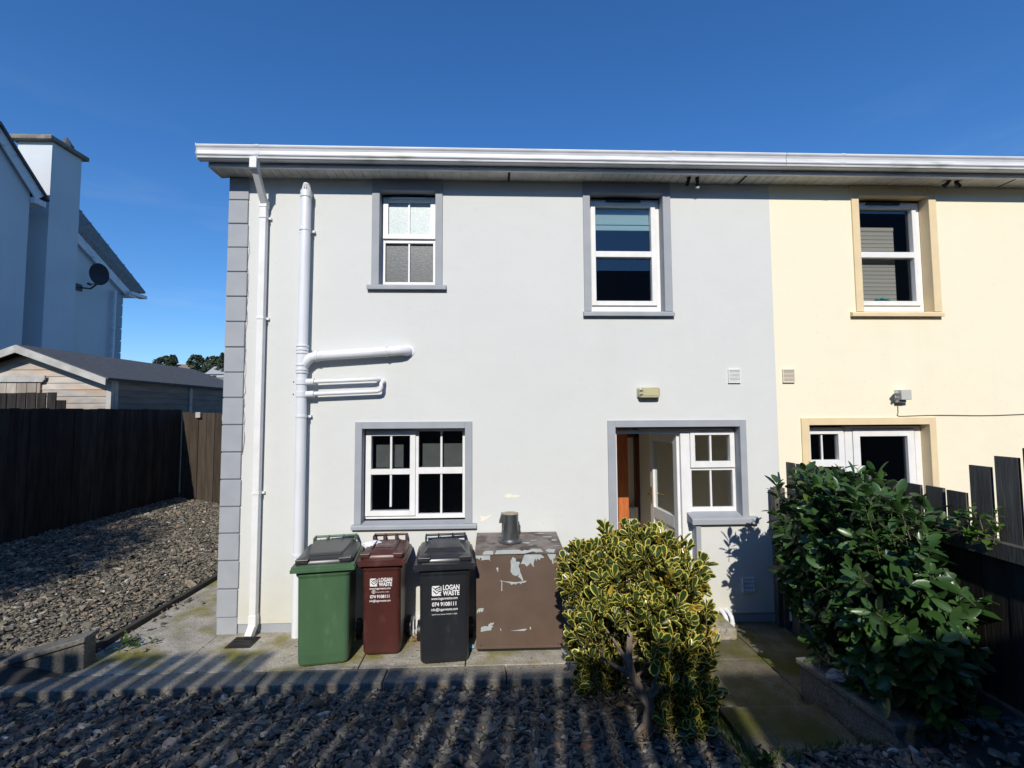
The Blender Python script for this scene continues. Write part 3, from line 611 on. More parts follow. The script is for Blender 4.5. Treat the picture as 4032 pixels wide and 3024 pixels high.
b.tube([(4.72, FR + .07, 3.60), (4.72, FR + .07, 3.70)], .01, 8); b.build('ornament', mat('teal_ornament', (.05, .3, .32), .5), yw)
# yellow back door set
b = MB(); y0, y1 = FR, FR + .06; x0, x1, z0, z1 = Y2H
frame_rect(b, x0, 4.12, 1.20, z1 - .03, .05, y0 + .012, y1); frame_rect(b, x0 + .02, 4.10, 1.70, z1 - .045, .065, y0 - .010, y1 - .002, wb=.08); b.box(3.838, 3.858, y0 + .01, y0 + .03, 1.78, 2.10); b.box(3.838, 3.858, y0 + .02, y0 + .04, 1.25, 1.70)
b.box(4.12, 4.21, y0, y1, .1, z1 - .02); b.box(4.97, x1, y0, y1, .1, z1 - .02); b.box(4.21, 4.97, y0, y1, z1 - .05, z1 - .02)
yd = b.build('door_frame', MT['upvc'], yel, bevel=.003, seg=1)
b = MB(); frame_rect(b, 4.215, 4.962, .12, z1 - .055, .085, y0 - .006, y1 - .01, wb=.2); b.box(4.30, 4.88, y0 + .01, y1 - .01, .32, 1.05); b.box(4.29, 4.89, y0 - .004, y1 - .012, 1.05, 1.17)
yl = b.build('door', MT['upvc'], yel, bevel=.003, seg=1); pane('pane', 4.29, 4.89, 1.15, 2.06, FR + .03, MT['glass_dark'], yl)
pane('pane', 3.67, 4.05, 1.78, 2.11, FR + .03, MT['glass'], yd); pane('pane', 3.66, 4.07, 1.24, 1.71, FR + .045, MT['glass'], yd)
b = MB(); b.box(x0, 4.12, FR + .0, FR + .05, .1, 1.2); b.build('wall_panel', MT['trim_yellow'], yel)
room('room_wall', x0 - .4, x1 + .4, FR + .065, FR + 2.4, .05, z1 + .2, MT['room'], yel)
b = MB(); surround(b, 3.523, 5.123, .0, 2.273, Y2H); b.build('surround', MT['trim_yellow'], yd, bevel=.003, seg=1)
eaves(yel, XM + .001, XR + .1, False, (3.9, 6.4))
slot(yel, 6.05, .022)

# ------------------------------------------------------------------ pipes
sp = thing('soil_pipe', (-2.10, WY - .08, 0), 'tall white round soil pipe with a side branch beside the corner downpipe', 'pipe')
sy = WY - .085
b = MB(); b.tube([(-2.10, sy, -.01), (-2.105, sy, 2.81)], .055, 24); b.tube([(-2.105, sy, 3.09), (-2.098, sy, 4.80)], .055, 24); b.build('pipe', MT['pipe'], sp)
b = MB(); b.tube([(-2.105, sy, 2.80), (-2.105, sy, 3.10)], .058, 24)
for z in (2.805, 2.835, 2.885, 3.02, 3.055, 3.095): b.tube([(-2.105, sy, z - .009), (-2.105, sy, z + .009)], .066, 24)
jn = b.build('tee_joint', MT['pipe'], sp)
pth = [(-2.105, sy, 2.86), (-2.06, sy, 2.925), (-2.01, sy, 2.968), (-1.95, sy, 2.984), (-1.20, sy, 3.035), (-1.06, sy, 3.046), (-1.005, sy + .015, 3.048), (-.975, sy + .05, 3.048), (-.968, sy + .085, 3.048)]
b = MB(); b.tube([(-.968, WY - .012, 3.048), (-.968, WY + .001, 3.048)], .068, 24); b.tube(pth, .054, 20); b.tube([(-1.96, sy, 2.984), (-1.93, sy, 2.986)], .062, 20); b.tube([(-1.20, sy, 3.035), (-1.175, sy, 3.0365)], .062, 20); b.build('branch_pipe', MT['pipe'], sp)
for (z, xe, up) in ((2.70, -1.30, False), (2.565, -1.255, True)):
    b = MB()
    if not up: b.tube([(-2.06, sy - .0, z), (xe - .03, sy, z + .028), (xe, sy + .02, z + .028), (xe + .012, sy + .05, z + .028), (xe + .012, sy + .085, z + .028)], .0215, 14)
    else: b.tube([(-2.06, sy, z), (xe - .03, sy, z + .030), (xe, sy, z + .04), (xe + .012, sy, z + .07), (xe + .012, sy, z + .115), (xe + .02, sy + .02, z + .135), (xe + .025, sy + .085, z + .14)], .0215, 14)
    b.tube([(-2.052, sy, z), (-1.97, sy, z + .003)], .036, 14)
    w = b.build('waste_pipe', MT['pipe'], sp)
    b = MB(); b.tube([(-2.105, sy, z - .028), (-2.105, sy, z + .028)], .063, 20); b.box(-2.185, -2.02, sy - .012, sy + .012, z - .012, z + .012); b.build('clamp', MT['pipe'], w)
    b = MB(); b.tube([(-2.187, sy - .014, z), (-2.187, sy - .002, z)], .009, 8); b.build('screw', mat('rusty_screw', (.10, .04, .02), .7), w)
for z in (4.40, 2.325, .845):
    b = MB(); b.tube([(-2.103, sy, z - .012), (-2.103, sy, z + .012)], .0615, 20); b.box(-2.19, -2.015, sy + .045, sy + .06, z - .012, z + .012); b.box(-2.19, -2.17, sy + .05, WY, z - .012, z + .012); b.box(-2.035, -2.015, sy + .05, WY, z - .012, z + .012); b.build('bracket', MT['pipe'], sp)
b = MB(); b.tube([(-2.098, sy, 4.77), (-2.098, sy, 4.84)], .062, 24)
for k in range(14):
    a = 2 * math.pi * k / 14; b.obox((-2.098 + .050 * math.cos(a), sy + .050 * math.sin(a), 4.835), (-2.098 + .030 * math.cos(a), sy + .030 * math.sin(a), 4.925), .008, .008)
b.tube([(-2.098, sy, 4.915), (-2.098, sy, 4.930), (-2.098, sy, 4.936)], [.038, .034, .015], 20); b.build('vent_cowl', MT['pipe'], sp)

dp = thing('downpipe', (-2.55, WY - .05, 0), 'square white rainwater downpipe at the quoined left corner', 'downpipe')
b = MB(); b.box(-2.607, -2.537, WY - .088, WY - .02, .09, 4.70); b.build('pipe', MT['upvc'], dp, bevel=.006)
b = MB(); b.box(-2.590, -2.515, 4.935, 5.02, 4.965, 5.085); b.obox((-2.552, 4.975, 5.0), (-2.568, WY - .055, 4.70), .066, .066); b.box(-2.612, -2.530, WY - .094, WY - .014, 4.66, 4.745); b.build('offset_bend', MT['upvc'], dp, bevel=.005)
b = MB(); b.box(-2.612, -2.532, WY - .093, WY - .016, .10, .22); b.obox((-2.572, WY - .055, .115), (-2.578, WY - .13, .02), .074, .066); b.build('shoe', MT['upvc'], dp, bevel=.004)
for z in (3.41, 1.50, 4.55):
    b = MB(); b.box(-2.613, -2.531, WY - .094, WY - .015, z - .012, z + .012); b.box(-2.531, -2.505, WY - .03, WY - .001, z - .012, z + .012); b.build('bracket', MT['upvc'], dp)
b = MB(); b.box(-2.72, -2.47, 4.98, 5.2, .001, .012)
for k in range(6): b.box(-2.70, -2.49, 5.0 + k * .032, 5.012 + k * .032, .012, .02)
dg_ = b.build('drain_grate', MT['dark'], None); tag(dg_, 'black plastic drain grate on the path under the square downpipe', 'drain')

for i, (x, lab) in enumerate(((-.862, 'between the maroon bin and the black bin'), (2.555, 'low on the wall right of the variegated bush'))):
    t = thing('waste_outlet', (x, WY, 0), 'pair of small white waste pipes ' + lab, 'pipe', 'waste pipes leaving the foot of the wall')
    for dx in (-.032, .032):
        b = MB(); b.tube([(x + dx, WY, .13), (x + dx, WY - .06, .128), (x + dx + .004, WY - .095, .105), (x + dx + .008, WY - .105, .07), (x + dx + .008, WY - .105, -.02)], .024, 12); b.build('pipe', MT['pipe'], t)
        b = MB(); b.tube([(x + dx + .008, WY - .105, .02), (x + dx + .008, WY - .105, .045)], .029, 12); b.build('collar', MT['pipe'], t)

# vents, lamps and cable on walls
def air_vent(x0, x1, z0, z1, label, m, group, slats=9):
    t = thing('air_vent', ((x0 + x1) / 2, WY, (z0 + z1) / 2), label, 'vent', group)
    b = MB(); frame_rect(b, x0, x1, z0, z1, .009, WY - .022, WY - .0005); b.box(x0 + .009, x1 - .009, WY - .004, WY - .0005, z0 + .009, z1 - .009); b.build('frame', m, t)
    h = (z1 - z0 - .018) / slats
    b = MB()
    for k in range(slats):
        zz = z0 + .009 + h * k
        b.poly([(x0 + .009, WY - .006, zz + h * .95), (x1 - .009, WY - .006, zz + h * .95), (x1 - .009, WY - .019, zz + h * .12), (x0 + .009, WY - .019, zz + h * .12)])
        b.poly([(x0 + .009, WY - .0065, zz + h * .90), (x0 + .009, WY - .019, zz + h * .07), (x1 - .009, WY - .019, zz + h * .07), (x1 - .009, WY - .0065, zz + h * .90)])
    b.build('louvre', m, t); return t
air_vent(2.688, 2.828, 2.678, 2.836, 'small white louvred vent on the grey wall right of the wall light', MT['upvc'], 'louvred vents on the house walls')
air_vent(3.326, 3.466, 2.68, 2.836, 'small off-white louvred vent on the yellow wall beside the colour boundary', mat('cream_vent', (.70, .64, .52), .6), 'louvred vents on the house walls')
air_vent(2.772, 2.908, .33, .488, 'low white louvred vent in the laurel shadow near the ground', mat('grey_vent', (.62, .64, .66), .6), 'louvred vents on the house walls', 3)

t = thing('wall_light', (1.745, WY, 2.57), 'yellowed rectangular bulkhead light above the open back door', 'wall light')
b = MB(); b.box(1.622, 1.868, WY - .03, WY - .001, 2.512, 2.628); b.build('back_plate', mat('aged_plastic', (.42, .40, .28), .6), t, bevel=.012)
b = MB(); b.prism([(1.628, 2.530), (1.645, 2.512), (1.850, 2.512), (1.866, 2.530), (1.866, 2.612), (1.850, 2.628), (1.645, 2.628), (1.628, 2.612)], 'y', WY - .085, WY - .03); b.build('diffuser', mat('yellowed_diffuser', (.48, .46, .30), .35, (.40, .38, .24), 10), t, bevel=.012)
for zz in (2.585, 2.54):
    b = MB(); b.box(1.632, 1.665, WY - .092, WY - .085, zz, zz + .01); b.build('clip', MT['dark'], t)
b = MB(); b.box(1.68, 1.84, WY - .089, WY - .085, 2.535, 2.605); b.build('diffuser_panel', mat('diffuser_face', (.50, .46, .26), .4), t, bevel=.003, seg=1)

def spot_pair(name, x, label, white_second, folded=False):
    t = thing(name, (x, 5.17, SOF), label, 'spotlight', 'spotlights under the soffit')
    for i, dx in enumerate((0, .095)):
        wm = MT['pipe'] if (white_second and i) else MT['dark']
        b = MB(); b.tube([(x + dx, 5.15, SOF - .001), (x + dx, 5.15, SOF - .018)], .022, 12); b.build('base', MT['dark'], t)
        b = MB()
        if folded: b.tube([(x + dx - .01, 5.15, SOF - .02), (x + dx + (.045 if i else -.045), 5.17, SOF - .055)], [.018, .028], 12)
        else: b.tube([(x + dx, 5.15, SOF - .02), (x + dx - .012 + .03 * i, 5.19, SOF - .08)], [.018, .021], 12)
        b.build('lamp_head', MT['dark'], t)
        if white_second and i:
            b = MB(); b.tube([(x + dx + .02, 5.188, SOF - .08), (x + dx + .024, 5.20, SOF - .098)], .022, 12); b.build('lamp_lens', wm, t)
    return t
spot_pair('soffit_spotlight', 2.235, 'pair of small black spotlights under the soffit of the grey house', True)
spot_pair('soffit_spotlight', 5.32, 'dark folded twin spotlight under the soffit of the yellow house', False, True)
t = thing('security_light', (4.70, WY, 2.53), 'small grey security light with sensor above the yellow house back door', 'security light')
gm = mat('grey_plastic', (.50, .50, .46), .5)
b = MB(); b.box(4.655, 4.775, WY - .10, WY - .001, 2.475, 2.59); b.build('housing', gm, t, bevel=.005)
b = MB(); b.tube([(4.65, WY - .05, 2.555), (4.59, WY - .09, 2.54)], [.025, .014], 12); b.tube([(4.64, WY - .05, 2.51), (4.60, WY - .09, 2.49)], [.022, .012], 12); b.box(4.64, 4.74, WY - .06, WY - .001, 2.445, 2.474); b.build('sensor', mat('silver_plastic', (.45, .45, .46), .3, metallic=.6), t)
b = MB(); pts = [(4.685, WY - .008, 2.45), (4.683, WY - .008, 2.33), (4.672, WY - .008, 2.30), (4.69, WY - .008, 2.288)]
for k in range(40):
    xx = 4.74 + k * .12; pts.append((xx, WY - .009, 2.288 + .006 * math.sin(k * .55) + .012 * min(1, k / 12)))
b.tube(pts, .0045, 6); cab = b.build('cable', mat('cable', (.25, .22, .18), .6), None); tag(cab, 'thin grey cable running across the yellow wall from the security light', 'cable')
cab.location = (0, 0, 0)

# ------------------------------------------------------------------ boiler housing
bx0, bx1, by0, by1 = -.19, .675, 4.776, 5.275
t = thing('boiler_housing', ((bx0 + bx1) / 2, (by0 + by1) / 2, 0), 'brown metal boiler housing with peeling paint between the black bin and the variegated bush', 'boiler housing')
brown = mat('brown_paint', (.105, .070, .052), .55, (.125, .085, .064), 4, bump=.15, bscale=60, col3=(.085, .05, .03), scale3=2.2, c3=(.55, .8))
topb = mat('brown_paint_weathered', (.115, .09, .078), .6, (.20, .175, .16), 6, col3=(.06, .04, .035), scale3=7, c3=(.50, .62))
b = MB(); b.box(bx0 + .004, bx1 - .004, by0, by1 - .02, .035, .975); b.build('casing', brown, t, bevel=.004)
for zz in (.905, .07):
    for xx in (bx0 + .05, bx1 - .05):
        q = MB(); q.tube([(xx, by0 - .006, zz), (xx, by0 + .002, zz)], .009, 10); q.build('screw', mat('rusty_fixing', (.09, .045, .025), .8), t)
q = MB(); q.box(bx0 + .004, bx1 - .004, by0 - .007, by0 + .002, .035, .058); q.build('bottom_lip', brown, t, bevel=.002, seg=1)
q = MB(); q.box(bx0 + .40, bx0 + .46, by0 - .004, by0 + .001, .872, .90); q.build('latch', mat('latch_metal', (.10, .08, .07), .5, metallic=.5), t, bevel=.002, seg=1)
b = MB(); b.box(bx0 + .02, bx1 - .02, by0 + .02, by1 - .04, .0, .034); b.build('base', MT['dark'], t)
b = MB(); b.prism([(by0 - .012, .945), (by0 - .012, 1.0), (by1, 1.035), (by1, .976), (by0 - .001, .976), (by0 - .001, .945)], 'x', bx0 - .006, bx1 + .006); b.build('lid', topb, t, bevel=.003)
pale = mat('bare_primer', (.36, .40, .41), .6, (.44, .47, .47), 12)
def ppx(u, v, y): # peel outline in fractions of the front panel (u from left, v from top)
    return (bx0 + u * (bx1 - bx0), y, .945 - v * .91)
yp = by0 - .0012
peels = [[(.0, .008), (.165, .008), (.165, .06), (.17, .075), (.155, .055), (.12, .055), (.06, .06), (.03, .045), (.0, .035)],
 [(.40, .075), (.425, .03), (.455, .045), (.49, .08), (.51, .09), (.49, .13), (.51, .17), (.505, .21), (.47, .235), (.43, .225), (.40, .19), (.405, .13)],
 [(.51, .19), (.53, .235), (.545, .275), (.54, .30), (.52, .27), (.50, .25), (.485, .245)],
 [(.52, .11), (.54, .06), (.56, .01), (.61, .0), (.70, .0), (.74, .0), (.78, .03), (.79, .045), (.75, .045), (.735, .07), (.71, .05), (.70, .08), (.685, .05), (.67, .085), (.665, .11), (.672, .145), (.65, .125), (.63, .095), (.61, .12), (.585, .135), (.565, .11), (.54, .105)],
 [(.82, .0), (.93, .0), (.915, .05), (.895, .06), (.90, .11), (.885, .11), (.875, .07), (.86, .065), (.84, .03)],
 [(.27, .275), (.33, .29), (.40, .295), (.46, .30), (.53, .295), (.585, .285), (.57, .305), (.53, .31), (.515, .325), (.505, .31), (.47, .315), (.46, .33), (.44, .315), (.41, .33), (.39, .31), (.35, .30), (.305, .288), (.302, .39), (.292, .395), (.295, .29)],
 [(.232, .155), (.25, .135), (.262, .155), (.255, .165), (.26, .185), (.248, .185), (.245, .165)],
 [(.012, .60), (.03, .575), (.06, .57), (.09, .57), (.085, .60), (.07, .615), (.055, .60), (.04, .62), (.03, .595), (.018, .63)],
 [(.06, .77), (.10, .76), (.14, .765), (.145, .745), (.165, .73), (.21, .725), (.20, .745), (.175, .75), (.20, .765), (.18, .78), (.175, .805), (.12, .81), (.055, .82)],
 [(.39, .815), (.46, .81), (.54, .80), (.58, .797), (.58, .81), (.57, .805), (.56, .82), (.48, .818)],
 [(.275, .785), (.285, .79), (.292, .815), (.285, .815)], [(.615, .78), (.625, .775), (.63, .79), (.635, .80), (.62, .81)]]
PL = 'pale primer showing where the brown paint has peeled'
for p in peels:
    b = MB(); b.poly([ppx(u, v, yp) for u, v in reversed(p)]); b.build('peeled_patch', pale, t, label=PL)
b = MB()
ye = by0 - .0135
b.poly([(bx0 + u * (bx1 - bx0), ye, .945 + .055 * w) for u, w in ((.08, .05), (.09, .5), (.12, .75), (.2, .7), (.2, .05))])
b.poly([(bx0 + u * (bx1 - bx0), ye, .945 + .055 * w) for u, w in ((.22, .1), (.24, .8), (.5, .85), (.53, .6), (.56, .8), (.60, .7), (.65, .95), (.75, .9), (.78, .4), (.70, .3), (.66, .5), (.55, .1), (.4, .15))])
b.poly([(bx0 + u * (bx1 - bx0), ye, .945 + .055 * w) for u, w in ((.80, .6), (.83, .9), (.92, .8), (.90, .2), (.84, .3))])
def topz(y): return 1.0 + (y - by0 + .012) / (by1 - by0 + .012) * .035 + .0012
b.build('peeled_patch', pale, t, label=PL)
for cx, cy, rx, ry, sd in ((.50, 5.22, .06, .02, 1), (.42, 5.0, .05, .015, 2), (.33, 4.93, .04, .03, 3), (.56, 5.10, .05, .02, 5), (.62, 5.0, .03, .03, 6), (.28, 5.17, .05, .012, 7), (.63, 4.83, .04, .012, 8), (.36, 4.86, .03, .012, 9)):
    rr = random.Random(sd); b = MB(); b.poly([(cx + rx * math.cos(a) * rr.uniform(.5, 1.3), cy + ry * math.sin(a) * rr.uniform(.5, 1.3), topz(cy) + .0) for a in [2 * math.pi * i / 11 for i in range(11)]]); b.build('peeled_patch', pale, t, label=PL)
fl = thing('flue_terminal', (.165, 5.0, 1.02), 'galvanised metal flue with a hood standing on the boiler housing', 'flue')
galv = mat('dull_galvanised', (.30, .32, .32), .38, (.16, .17, .165), 9, metallic=.85, stretch=(2, 2, .5))
b = MB(); b.tube([(.165, 4.99, 1.018), (.165, 4.99, 1.30)], .083, 32); b.build('flue_pipe', galv, fl)
b = MB(); b.tube([(.160, 4.99, 1.015), (.160, 4.99, 1.027)], .125, 32); b.tube([(.16, 4.99, 1.027), (.16, 4.99, 1.045)], [.10, .09], 32); b.build('flange', mat('dark_galvanised', (.13, .135, .14), .5, metallic=.7), fl)
b = MB(); b.tube([(.165, 4.99, 1.30), (.165, 4.99, 1.304)], .084, 32); b.build('cap', mat('rusty_cap', (.42, .36, .24), .7, (.30, .26, .18), 20), fl)
b = MB(); b.prism([(.145, 1.215), (.045, 1.215), (.07, 1.30), (.145, 1.30)], 'y', 4.93, 5.05); b.build('hood', galv, fl)
b = MB(); b.prism([(.075, 1.10), (.075, 1.19), (.10, 1.23), (.23, 1.23), (.262, 1.19), (.262, 1.10), (.235, 1.07), (.10, 1.07)], 'y', 5.055, 5.085); b.build('back_plate', galv, fl)

# ------------------------------------------------------------------ wheelie bins
WHITE = mat('white_print', (.78, .78, .78), .6)
def loft(b, secs, mi=0, cap=(True, True)):
    """secs: list of (z, x0,x1,y0,y1, corner radius)"""
    rings = []
    for (z, x0, x1, y0, y1, r) in secs:
        ring = []
        for cx, cy, a0 in ((x1 - r, y0 + r, -90), (x1 - r, y1 - r, 0), (x0 + r, y1 - r, 90), (x0 + r, y0 + r, 180)):
            for k in range(5):
                a = math.radians(a0 + k * 22.5); ring.append((cx + r * math.cos(a), cy + r * math.sin(a), z))
        rings.append(ring)
    n_ = len(rings[0]); v = [p for r_ in rings for p in r_]; fs = []
    for i in range(len(rings) - 1):
        for k in range(n_): k2 = (k + 1) % n_; fs.append((i * n_ + k, i * n_ + k2, (i + 1) * n_ + k2, (i + 1) * n_ + k))
    b.addfaces(v, fs, mi, False)
    if cap[0]: b.poly(list(reversed(rings[0])), mi)
    if cap[1]: b.poly(rings[-1], mi)
def wheelie_bin(name, W, D, H, wb, db, body, lid, label, lidstyle, loc, rot, label_lid=None):
    root = thing(name, (0, 0, 0), label, 'wheelie bin', 'wheelie bins along the back wall')
    f0 = -db / 2; fr = f0 - .085          # front face at the base / at the rim
    zr = H - .075
    b = MB(); y1b = db / 2 - .02; y1t = y1b + .06
    loft(b, [(.02, -wb / 2 + .01, wb / 2 - .01, f0 + .01, y1b, .045), (.04, -wb / 2, wb / 2, f0, y1b, .05), (.12, -wb / 2 - .002, wb / 2 + .002, f0 - .008, y1b + .005, .05), (zr - .10, -W / 2 + .055, W / 2 - .055, fr + .055, y1t - .01, .05), (zr - .075, -W / 2 + .040, W / 2 - .040, fr + .045, y1t, .05), (zr - .03, -W / 2 + .035, W / 2 - .035, fr + .04, y1t, .05)])
    b.build('body', body, root)
    # stepped rim
    b = MB(); yb = y1t + .03
    loft(b, [(zr - .035, -W / 2 + .01, W / 2 - .01, fr + .012, yb - .02, .015), (zr - .030, -W / 2, W / 2, fr, yb, .015), (zr - .004, -W / 2, W / 2, fr, yb, .015), (zr, -W / 2 + .008, W / 2 - .008, fr + .008, yb, .014), (zr + .018, -W / 2 + .008, W / 2 - .008, fr + .008, yb, .014), (zr + .024, -W / 2 + .02, W / 2 - .02, fr + .02, yb, .014)])
    b.build('rim', body, root)
    # lid : rises toward the hinge
    lf = fr + .045; lb = yb + .02; zf = zr + .045; zb_ = H - .035
    b = MB()
    def zl(y, base): return base + (zb_ - zf) * ((y - lf) / (lb - lf))
    secs = [(0, 0.0), (.030, 0.004), (.045, .022), (.060, .075), (.066, .12)]
    rings = []
    for h, ins in secs:
        ring = []; x0, x1, y0_, y1_, r = -W / 2 + .025 + ins, W / 2 - .025 - ins, lf + ins * .9, lb - ins * .5, max(.02, .055 - ins * .1)
        for cx, cy, a0 in ((x1 - r, y0_ + r, -90), (x1 - r, y1_ - r, 0), (x0 + r, y1_ - r, 90), (x0 + r, y0_ + r, 180)):
            for k in range(5):
                a = math.radians(a0 + k * 22.5); px, py = cx + r * math.cos(a), cy + r * math.sin(a); ring.append((px, py, zl(py, zf - .02) + h))
        rings.append(ring)
    n_ = len(rings[0]); v = [p for r_ in rings for p in r_]; fs = []
    for i in range(len(rings) - 1):
        for k in range(n_): k2 = (k + 1) % n_; fs.append((i * n_ + k, i * n_ + k2, (i + 1) * n_ + k2, (i + 1) * n_ + k))
    b.addfaces(v, fs, 0, True); b.poly(list(reversed(rings[0]))); b.poly(rings[-1])
    lo = b.build('lid', lid, root, label=label_lid)
    b = MB()
    zt = lambda y: zl(y, zf - .02) + .066
    if lidstyle == 'dome':      # raised trapezoid boss
        yA, yB = lf + .17, lb - .12
        q = [(-.13, yB), (.13, yB), (.165, yA), (-.165, yA)]; bot = [(x_ * 1.22, y_ + (-.05 if y_ == yA else .03), zt(y_) - .004) for x_, y_ in q]; top_ = [(x_, y_, zt(y_) + .028) for x_, y_ in q]
        b.addfaces(bot + top_, [(4, 7, 6, 5)] + [(i, (i + 1) % 4, (i + 1) % 4 + 4, i + 4) for i in range(4)])
        b.build('lid_boss', lid, lo, bevel=.006)
    elif lidstyle == 'panel':   # flat recessed label panel between ridges
        for sx in (-1, 1): b = MB(); b.prism([(lf + .11, zt(lf + .11) - .004), (lb - .10, zt(lb - .10) - .004), (lb - .10, zt(lb - .10) + .014), (lf + .13, zt(lf + .13) + .014)], 'x', sx * W * .24 - .006, sx * W * .24 + .006); b.build('lid_rib', lid, lo)
        b = MB(); yA, yB = lf + .16, lb - .11; b.poly([(-W * .21, yA, zt(yA) + .004), (W * .21, yA, zt(yA) + .004), (W * .19, yB, zt(yB) + .004), (-W * .19, yB, zt(yB) + .004)]); b.build('lid_label', mat('worn_lid_label', (.20, .15, .14), .6, (.10, .05, .045), 16), lo)
    else:                       # smooth raised crown with side wings
        yA, yB = lf + .10, lb - .05
        q = [(-W * .33, yB), (W * .33, yB), (W * .25, yA), (-W * .25, yA)]; bot = [(x_ * 1.1, y_ + (-.02 if y_ == yA else .01), zt(y_) - .006) for x_, y_ in q]; top_ = [(x_, y_, zt(y_) + .018) for x_, y_ in q]
        b.addfaces(bot + top_, [(4, 7, 6, 5)] + [(i, (i + 1) % 4, (i + 1) % 4 + 4, i + 4) for i in range(4)]); b.build('lid_boss', lid, lo, bevel=.008)
    # front grips of the lid
    for sx in (-1, 1):
        b = MB(); xc = sx * W * .33; zz = zl(lf, zf - .02) + .045
        b.box(xc - W * .10, xc + W * .10, lf - .022, lf + .05, zz - .006, zz + .010)
        b.box(xc - W * .085, xc + W * .085, lf - .014, lf + .0, zz - .03, zz - .006)
        b.build('lid_grip', lid, lo, bevel=.004)
    # handle bar and hinges
    b = MB(); zh = H + .038; hw = W * .36
    b.tube([(-hw, yb + .075, zh), (hw, yb + .075, zh)], .0125, 12)
    for xx in (-hw, -hw * .36, hw * .36, hw): b.box(xx - .008, xx + .008, yb - .03, yb + .09, zh - .045, zh + .012)
    b.build('handle', lid if lidstyle != 'crown' else body, root, bevel=.003, seg=1)
    # axle housing fins and wheels
    b = MB()
    for sx in (-1, 1): b.prism([(db / 2 - .16, .10), (db / 2 - .16, .28), (db / 2 - .05, .34), (yb - .005, zr - .30), (yb - .005, zr - .05), (y1t - .01, zr - .05), (y1b - .03, .06)], 'x', sx * (wb / 2 - .01) - .006, sx * (wb / 2 - .01) + .006)
    b.build('wheel_guard', body, root)
    for sx in (-1, 1):
        b = MB(); xc = sx * (wb / 2 + .038); b.tube([(xc - .023, db / 2 + .02, .10), (xc + .023, db / 2 + .02, .10)], .10, 28); wl = b.build('wheel', MT['dark'], root, bevel=.006)
        b = MB(); b.tube([(xc + sx * .024, db / 2 + .02, .10), (xc + sx * .030, db / 2 + .02, .10)], .045, 20); b.build('hub', MT['dark'], wl)
    root.location = loc; root.rotation_euler = (0, 0, rot)
    return root, (f0, fr, zr, H)
def bin_mat(name, c, c2, rough=.42):
    return mat(name, c, rough, c2, 5, bump=.10, bscale=220, bdist=.001, col3=tuple(min(1, x * 1.9 + .03) for x in c), scale3=9, c3=(.60, .95), stretch=(1, 1, .5))
green = bin_mat('green_bin_plastic', (.055, .118, .058), (.066, .135, .068)); maroon = bin_mat('maroon_bin_plastic', (.060, .018, .015), (.075, .022, .018), .38); black = bin_mat('black_bin_plastic', (.017, .019, .023), (.022, .024, .029), .30)
greylid = bin_mat('dark_grey_lid', (.024, .025, .027), (.032, .033, .035), .36)
def place(cx, cy, rot, db):
    return (cx - math.sin(rot) * db / 2, cy + math.cos(rot) * db / 2, 0)
r1 = math.radians(9); gb, _ = wheelie_bin('wheelie_bin', .575, .72, 1.0, .45, .50, green, greylid, 'green wheelie bin with a dark grey lid, turned beside the soil pipe', 'crown', place(-1.605, 4.585, r1, .50), r1, 'dark grey lid with a smooth raised crown')
r2 = math.radians(3); mb_, mg = wheelie_bin('wheelie_bin', .475, .55, .99, .355, .40, maroon, maroon, 'narrow maroon wheelie bin with white waste company lettering', 'panel', place(-1.105, 4.75, r2, .40), r2)
r3 = math.radians(5); kb, kg = wheelie_bin('wheelie_bin', .575, .72, 1.0, .45, .50, black, black, 'black wheelie bin with white waste company lettering beside the boiler housing', 'dome', place(-.475, 4.57, r3, .50), r3)
